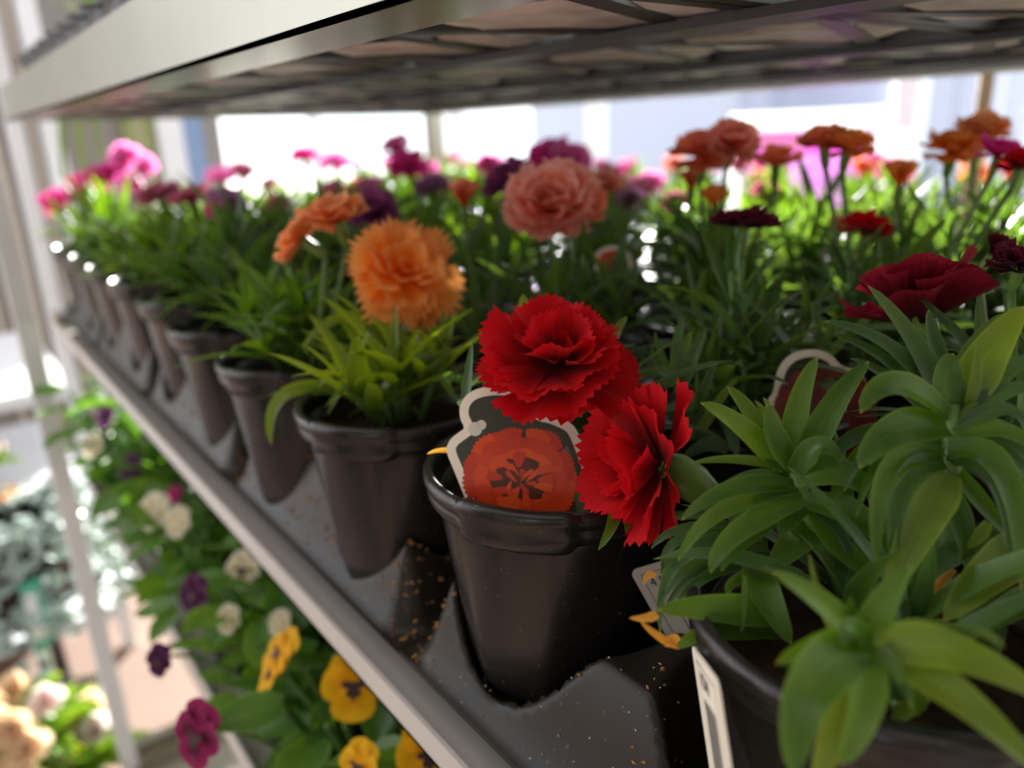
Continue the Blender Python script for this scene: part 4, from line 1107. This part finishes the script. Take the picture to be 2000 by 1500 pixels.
def pansy_flower():
    mb = MB()
    def pet(q, ln, wd, z, tilt):
        def fn(u, v):
            a = 2*PI*u; x = ln*(0.46+0.54*v*math.cos(a)); y = 0.58*wd*v*math.sin(a)*(0.75+0.25*math.cos(a))
            return (x, y, 0.05*v*math.sin(3*a) + tilt*x*x)
        g = MB().grid(fn, 16, 4); mb.tmpl(g, Matrix.Translation((0, 0, z)) @ Matrix.Rotation(q, 4, 'Z'))
    pet(PI/2+0.42, 1.0, 1.1, -.06, -.10); pet(PI/2-0.42, 1.0, 1.1, -.04, -.10)
    pet(0.12, .92, 1.05, 0, .0); pet(PI-0.12, .92, 1.05, .02, .0); pet(-PI/2, .95, 1.35, .05, .05)
    b = MB()
    for q, l in ((0.05, .36), (PI-0.05, .36), (-PI/2, .42), (-PI/2+.5, .36), (-PI/2-.5, .36)):
        b.add([(0, -.07, .10), (l*.7, -.09, .11), (l, 0, .115), (l*.7, .09, .11), (0, .07, .10)], [(0, 1, 2, 3, 4)], None, Matrix.Rotation(q, 4, 'Z'))
    return mb.mesh('flower'), b.mesh('blotch', False)
PFL, PBL = pansy_flower()
PAN = {}
rp = random.Random(8)
for j, y in enumerate((0.184, 0.335, 0.48)):
    for i in range(9):
        x = -0.16 - 0.136*i + (0.05 if j % 2 else 0)
        r = empty('potted_pansy', (x, y, ZL + 0.0008 - 0.002))
        p = link('pot', pot_me, r, M['pot'], Matrix.Diagonal((1, 1, .75, 1))); link('rim', rim_me, p, M['pot']); link('soil', soil_me, r, M['soil'], Matrix.Diagonal((1, 1, .75, 1)))
        o = link('foliage', PF[(i+j) % 3], r, M['pansy_leaf'], Matrix.Translation((0, -0.004, 0.055)) @ Matrix.Rotation(rp.uniform(0, 6), 4, 'Z') @ Matrix.Diagonal((1.38, 1.38, rp.uniform(1.05, 1.2), 1))); o['kind'] = 'stuff'
        PAN[(i, j)] = r
PANF = {}
def pansy(px, py, z, colr, dpx, ax, blotch=True):
    P = atz(px, py, ZC + z); R_ = 0.68*dpx*depth(P)/F_PX
    ow = min(PAN.values(), key=lambda o: (o.location.x-P.x)**2 + (o.location.y-P.y)**2)
    z_ = Vector(ax).normalized(); x_ = Vector((0, 0, 1)).cross(z_).normalized(); y_ = z_.cross(x_)
    loc = P - ow.location
    Mx = Matrix.Translation(loc) @ Matrix(((x_.x, y_.x, z_.x, 0), (x_.y, y_.y, z_.y, 0), (x_.z, y_.z, z_.z, 0), (0, 0, 0, 1))) @ Matrix.Scale(R_, 4)
    f = link('flower', PFL, ow, M[colr], Mx)
    if blotch: link('blotch', PBL, f, M['blotch'])
    MB().tube(bez(Vector((loc.x*.3, loc.y*.3, .06)), Vector((loc.x*.9, loc.y*.9, loc.z)) - z_*.02, loc - z_*.002, 6), .0012, 5).build('stem', M['stem'], ow)
    PANF.setdefault(ow.name, []).append(colr)
TC = (.70, -.50, .35)
pansy(692, 1338, -.310, 'yellow', 105, (.62, -.45, .65)); pansy(545, 1275, -.320, 'yellow', 80, (-.1, -.7, .6)); pansy(528, 1315, -.325, 'yellow', 60, (-.2, -.6, .5))
pansy(838, 1475, -.320, 'yellow', 105, (.65, -.35, .65)); pansy(700, 1495, -.325, 'yellow', 75, (.3, -.75, .5)); pansy(385, 1435, -.335, 'wine', 100, (.35, -.85, .3))
pansy(378, 1160, -.335, 'violet', 60, (.4, -.8, .3)); pansy(474, 1112, -.335, 'cream', 60, (.55, -.65, .5)); pansy(545, 1215, -.335, 'cream', 40, (.4, -.6, .6), False)
pansy(310, 1290, -.345, 'violet', 50, (.5, -.8, .3)); pansy(255, 915, -.345, 'violet', 45, (.5, -.7, .4)); pansy(205, 815, -.34, 'violet', 35, (.5, -.7, .4))
pansy(340, 965, -.34, 'magenta', 28, (.5, -.7, .4), False); pansy(445, 1210, -.34, 'cream', 45, (.5, -.7, .4), False); pansy(180, 870, -.345, 'cream', 40, (.5, -.7, .4), False)
pansy(300, 1000, -.335, 'cream', 60, (.5, -.7, .4), False); pansy(345, 1020, -.335, 'cream', 50, (.5, -.7, .4), False)  # cream blooms stand in for sunlit patches on the leaves
pn = {'wine': 'wine red'}
for (i, j), r in PAN.items():
    cs = []
    for c in PANF.get(r.name, []):
        c = pn.get(c, c)
        if c not in cs: cs.append(c)
    tag(r, '%s in black pot, %s from the right, %s row, lower shelf' % ((' and '.join(cs[:2]) + ' pansy') if cs else 'leafy green pansy', ordn[i], rowname[j]), 'potted plant', 'potted pansies on the lower shelf')

# ------------------------------------------------------------------ beyond the end of the trolley, in the sun
rack = tag(empty('plant_rack', (-2.4, -0.9, 0)), 'pale metal plant rack standing in the sun beyond the trolley', 'rack')
def rpart(name, lo, hi, mat):
    o = MB().box(lo, hi).build(name, mat, rack, False); o.location = (2.4, 0.9, 0); return o
RX0, RX1, RY0, RY1 = -2.75, -2.00, -0.9, 0.205
for x in (RX0, RX1):
    for y in (RY0, RY1): rpart('post', (x-.015, y-.015, 0), (x+.015, y+.015, 1.9), M['white_metal'])
SH1 = ZC - 0.53; SHM = ZC - 0.82; SH2 = 0.12
for z in (SH1, SHM, SH2):
    rpart('shelf', (RX0, RY0, z-.03), (RX1, RY1, z), M['white_metal'])
# mounds of flowers and trailing silver foliage
def mound(seed, n, R_, H, ln, tm_):
    rnd = random.Random(seed); mb = MB()
    for k in range(n):
        q = rnd.uniform(0, 6.28); r = R_*math.sqrt(rnd.random()); h = H*(1-(r/R_)**2)*rnd.uniform(.3, 1)
        mb.tmpl(tm_, Matrix.Translation((r*math.cos(q), r*math.sin(q), h)) @ Matrix.Rotation(q+rnd.uniform(-1, 1), 4, 'Z') @ Matrix.Rotation(-rnd.uniform(-.4, 1.0), 4, 'Y') @ Matrix.Scale(ln*rnd.uniform(.7, 1.2), 4))
    return mb.mesh('foliage')
MND = mound(3, 220, .11, .13, .05, RL)
def bush(name, label, P, potmat, leafm, flowers, seed, scale=1.0):
    r = tag(empty(name, P), label, 'potted plant')
    p = link('pot', pot_me, r, potmat, Matrix.Scale(1.3*scale, 4)); link('rim', rim_me, p, potmat)
    o = link('foliage', MND, r, leafm, Matrix.Translation((0, 0, .11*scale)) @ Matrix.Scale(scale, 4)); o['kind'] = 'stuff'
    rnd = random.Random(seed)
    for colr, n, R_ in flowers:
        for k in range(n):
            q = rnd.uniform(0, 6.28); d_ = .10*scale*math.sqrt(rnd.random())
            soft_flower(r, P + Vector((d_*math.cos(q), d_*math.sin(q), (.16+.09*(1-(d_/(.10*scale))**2))*scale)), Vector((.4, -.3, .8)), R_, 'open', M[colr], seed*50+k)
    return r
m_terra = plain('pale_clay', (0.62, 0.50, 0.42), 0.7)
M['petal_white'] = petalmat('blush_petal', (0.85, 0.45, 0.45), (0.88, 0.78, 0.76), None, 0.3)
M['petal_amber'] = petalmat('amber_petal', (0.85, 0.30, 0.02), (0.90, 0.42, 0.03), None, 0.3)
M['petal_peach'] = petalmat('peach_petal', (0.85, 0.55, 0.32), (0.90, 0.72, 0.50), None, 0.3)
bush('blush_begonia', 'blush white begonia on the middle board of the sunny rack', Vector((-2.2, -0.03, SHM)) , m_terra, M['leaf'], [('petal_white', 12, .022), ('pink', 4, .02)], 1, .7)
bush('amber_marigold', 'amber orange marigold in clay pot on the low board of the sunny rack', Vector((-2.17, 0.0, SH2)), m_terra, M['silver_leaf'], [('petal_amber', 16, .026)], 2, 1.25)
bush('mixed_marigold', 'second orange marigold behind on the low board of the sunny rack', Vector((-2.5, -0.25, SH2)), m_terra, M['silver_leaf'], [('petal_amber', 10, .024)], 3, 1.25)
# silver trailing plant in front of the rack
tr = tag(empty('trailing_dichondra', (-1.80, 0.03, 0.0)), 'silver-leaved trailing plant on a tall stand in the sun at left', 'potted plant')
MB().lathe([(0.0, 0.0), (.12, 0.0), (.12, .02), (.03, .04), (.025, .30), (.09, .32), (.12, .48), (.125, .50), (.11, .50), (.10, .46), (0, .46)], 28).build('stand_pot', M['pot'], tr)
rs = random.Random(21); mb = MB(); DISC = MB().grid(lambda u, v: (v*1.0, (u-.5)*1.1*math.sin(PI*(.1+.85*v)), .12*(2*u-1)**2), 4, 4)
for k in range(90):
    q = rs.uniform(0, 6.28); L = rs.uniform(.10, .34); r0 = rs.uniform(.05, .13)
    for s in range(int(L/.022)):
        z = .52 + .03*math.sin(s*.8) - s*.022*(s*.022 > .03); rr_ = r0 + min(.06, s*.015)
        p = Vector((rr_*math.cos(q), rr_*math.sin(q), z)) + Vector((rs.uniform(-.012, .012), rs.uniform(-.012, .012), 0))
        mb.tmpl(DISC, Matrix.Translation(p) @ Matrix.Rotation(q+rs.uniform(-1, 1), 4, 'Z') @ Matrix.Rotation(rs.uniform(-.3, 1.2), 4, 'Y') @ Matrix.Scale(rs.uniform(.020, .032), 4))
mb.build('foliage', M['silver_leaf'], tr)['kind'] = 'stuff'
# price sign in the silver foliage
sg = tag(empty('price_sign', atx(72, 1190, -1.62)), 'small white sign with green border in the silver foliage', 'sign')
def sgp(name, a, b, k, mat):
    lo = atx(a[0], a[1], -1.62) - sg.location; hi = atx(b[0], b[1], -1.62) - sg.location
    MB().box((-.002+k, min(lo.y, hi.y), min(lo.z, hi.z)), (.002+k, max(lo.y, hi.y), max(lo.z, hi.z))).build(name, mat, sg, False)
sgp('board', (36, 1145), (105, 1255), 0, plain('sign_green', (0.05, 0.42, 0.30), 0.5)); sgp('face', (42, 1160), (92, 1243), .003, plain('sign_white', (.78, .80, .9), .5))
so = sg.location.z
MB().box((-.003, -.004, -so), (-.0025, .004, 0)).build('stake', M['white_metal'], sg, False)
# peach blooms at the lower left
bush('peach_begonia', 'peach-cream begonia glowing in the sun at the bottom left corner', Vector((-1.45, -0.06, 0.0)), m_terra, M['leaf'], [('petal_peach', 14, .035), ('petal_white', 5, .03)], 5, 1.3)
ysg = tag(empty('yellow_board', (-2.2, -0.12, SH1)), 'upright yellow board standing on the sunny rack', 'board')
MB().box((-.006, -.09, 0), (.006, .10, .22)).build('panel', plain('yellow_board', (.85, .52, .02), .5), ysg, False)
MB().box((-.04, -.03, 0), (.04, .03, .004)).build('foot', M['white_metal'], ysg, False)
# drooping yellow-green leaves against the left wall
hp = tag(empty('hanging_fern', (XL+0.22, atx(195, 240, XL+.22).y, ZC+0.02)), 'yellow-green arching leaves hanging against the taupe wall', 'hanging plant')
def arch(dy, w, L, seed):
    rnd = random.Random(seed)
    me = curve_leaf(Vector((0, 0, .28)), Vector((.05, dy, .36)), Vector((.08, dy*1.6, .28-L)), w, Vector((1, 0, .3)), 'leaf')
    link('leaf', me, hp, M['leaf_lime'])
for k, (dy, w, L) in enumerate(((.05, .03, .42), (-.06, .03, .48), (.09, .025, .36), (-.02, .03, .40), (-.10, .03, .5))): arch(dy, w, L, k)
MB().lathe([(0, .16), (.05, .16), (.07, .28), (.06, .28), (0, .26)], 20).build('basket', plain('basket_brown', (.25, .17, .1), .8), hp)
MB().tube([(0, 0, .27), (0, 0, 1.6)], .004, 6).build('hanger', M['metal'], hp)
MB().tube([(0, 0, 1.6), (-.2, 0, 1.62)], .005, 6).build('bracket', M['metal'], hp)

# ------------------------------------------------------------------ bench of plants behind the trolley, fully in the sun
bench = tag(empty('plant_bench', (-1.3, 1.35, 0)), 'long slatted plant bench behind the trolley, in full sun', 'bench')
BZ = ZC - 0.27
for k in range(6):
    MB().box((-1.3, -.22+.075*k, BZ-.02), (1.3, -.16+.075*k, BZ)).build('slat', M['metal'], bench, False)
for x in (-1.2, 1.2):
    for y in (-.18, .18): MB().box((x-.02, y-.02, 0), (x+.02, y+.02, BZ-.02)).build('leg', M['metal'], bench, False)
rb = random.Random(5)
for j in range(2):
    for i in range(13):
        P = Vector((-2.48 + .2*i + (.08 if j else 0), 1.25 + .2*j, BZ))
        r = empty('bench_carnation', P)
        p = link('pot', pot_me, r, M['pot'], Matrix.Scale(1.1, 4)); link('rim', rim_me, p, M['pot']); link('soil', soil_me, r, M['soil'], Matrix.Scale(1.1, 4))
        o = link('foliage', FOL[(i+2*j) % 5], r, M['leaf'], Matrix.Translation((0, 0, .09)) @ Matrix.Rotation(rb.uniform(0, 6), 4, 'Z') @ Matrix.Scale(1.15, 4)); o['kind'] = 'stuff'
        cs = rb.choice((['magenta', 'pink'], ['pink', 'pink'], ['rose', 'pink'], ['salmon', 'rose'])) if i < 9 else rb.choice((['orange', 'coral'], ['red', 'orange']))
        for n_, c in enumerate(cs):
            soft_flower(r, P + Vector((rb.uniform(-.04, .04), rb.uniform(-.04, .04), rb.uniform(.17, .20))), Vector((.4, -.4, .8)), .02, 'open', M[c], i*5+j+n_, Vector((0, 0, .09)))
        tag(r, '%s carnation on the sunlit bench, %s from the left, %s row' % (' and '.join(sorted(set(cs))), (ordn+['thirteenth'])[i], 'near' if j == 0 else 'far'), 'potted plant', 'carnations on the sunlit bench')

# ------------------------------------------------------------------ poster in its white frame
YP = 1.72
def pp(px, py): return aty(px, py, YP)
pc = pp(1580, 350)
ps = tag(empty('poster_stand', (pc.x, YP, 0)), 'magenta poster in a white frame standing behind the plants', 'poster')
def pbox(name, a, b, y0, y1, mat):
    lo, hi = pp(*a), pp(*b)
    MB().box((min(lo.x, hi.x)-pc.x, y0, min(lo.z, hi.z)), (max(lo.x, hi.x)-pc.x, y1, max(lo.z, hi.z))).build(name, mat, ps, False)
def sheet(name, col, tr=0.55):             # printed translucent plastic
    m, t, b = nt(name); setp(b, Roughness=0.4); b.inputs['Base Color'].default_value = c4(col)
    tl = t.nodes.new('ShaderNodeBsdfTranslucent'); tl.inputs[0].default_value = c4(col)
    mx = t.nodes.new('ShaderNodeMixShader'); mx.inputs[0].default_value = tr
    t.links.new(b.outputs[0], mx.inputs[1]); t.links.new(tl.outputs[0], mx.inputs[2]); t.links.new(mx.outputs[0], t.nodes['Material Output'].inputs[0])
    return m
def pquad(name, a, b, y, mat):
    lo, hi = pp(*a), pp(*b); x0, x1 = sorted((lo.x-pc.x, hi.x-pc.x)); z0, z1 = sorted((lo.z, hi.z))
    MB().add([(x0, y, z0), (x1, y, z0), (x1, y, z1), (x0, y, z1)], [(0, 1, 2, 3)]).build(name, mat, ps, False)
m_fr = sheet('white_acrylic', (.92, .92, .92), 0.5)
pbox('frame_rail', (1425, 222), (1740, 256), 0, .012, m_fr); pbox('frame_rail', (1425, 530), (1740, 560), 0, .012, m_fr)
pbox('frame_stile', (1425, 256), (1447, 530), 0, .012, m_fr); pbox('frame_stile', (1706, 256), (1740, 530), 0, .012, m_fr)
pquad('print', (1447, 300), (1706, 530), .004, sheet('lilac_print', (.50, .16, .54), .35))
pquad('header', (1447, 256), (1706, 300), .004, sheet('magenta_print', (.46, .04, .36), .35))
for a, b in (((1466, 268), (1530, 293)), ((1534, 268), (1580, 293))):
    pquad('title_block', a, b, .003, sheet('cream_print', (.9, .8, .66)))
fz = pp(1580, 560).z
for x in (-.12, .12): MB().box((x-.012, 0, 0), (x+.012, .02, fz+.02)).build('leg', M['white_metal'], ps, False)
for x in (-.12, .12): MB().box((x-.02, -.15, 0), (x+.02, .17, .015)).build('foot', M['white_metal'], ps, False)
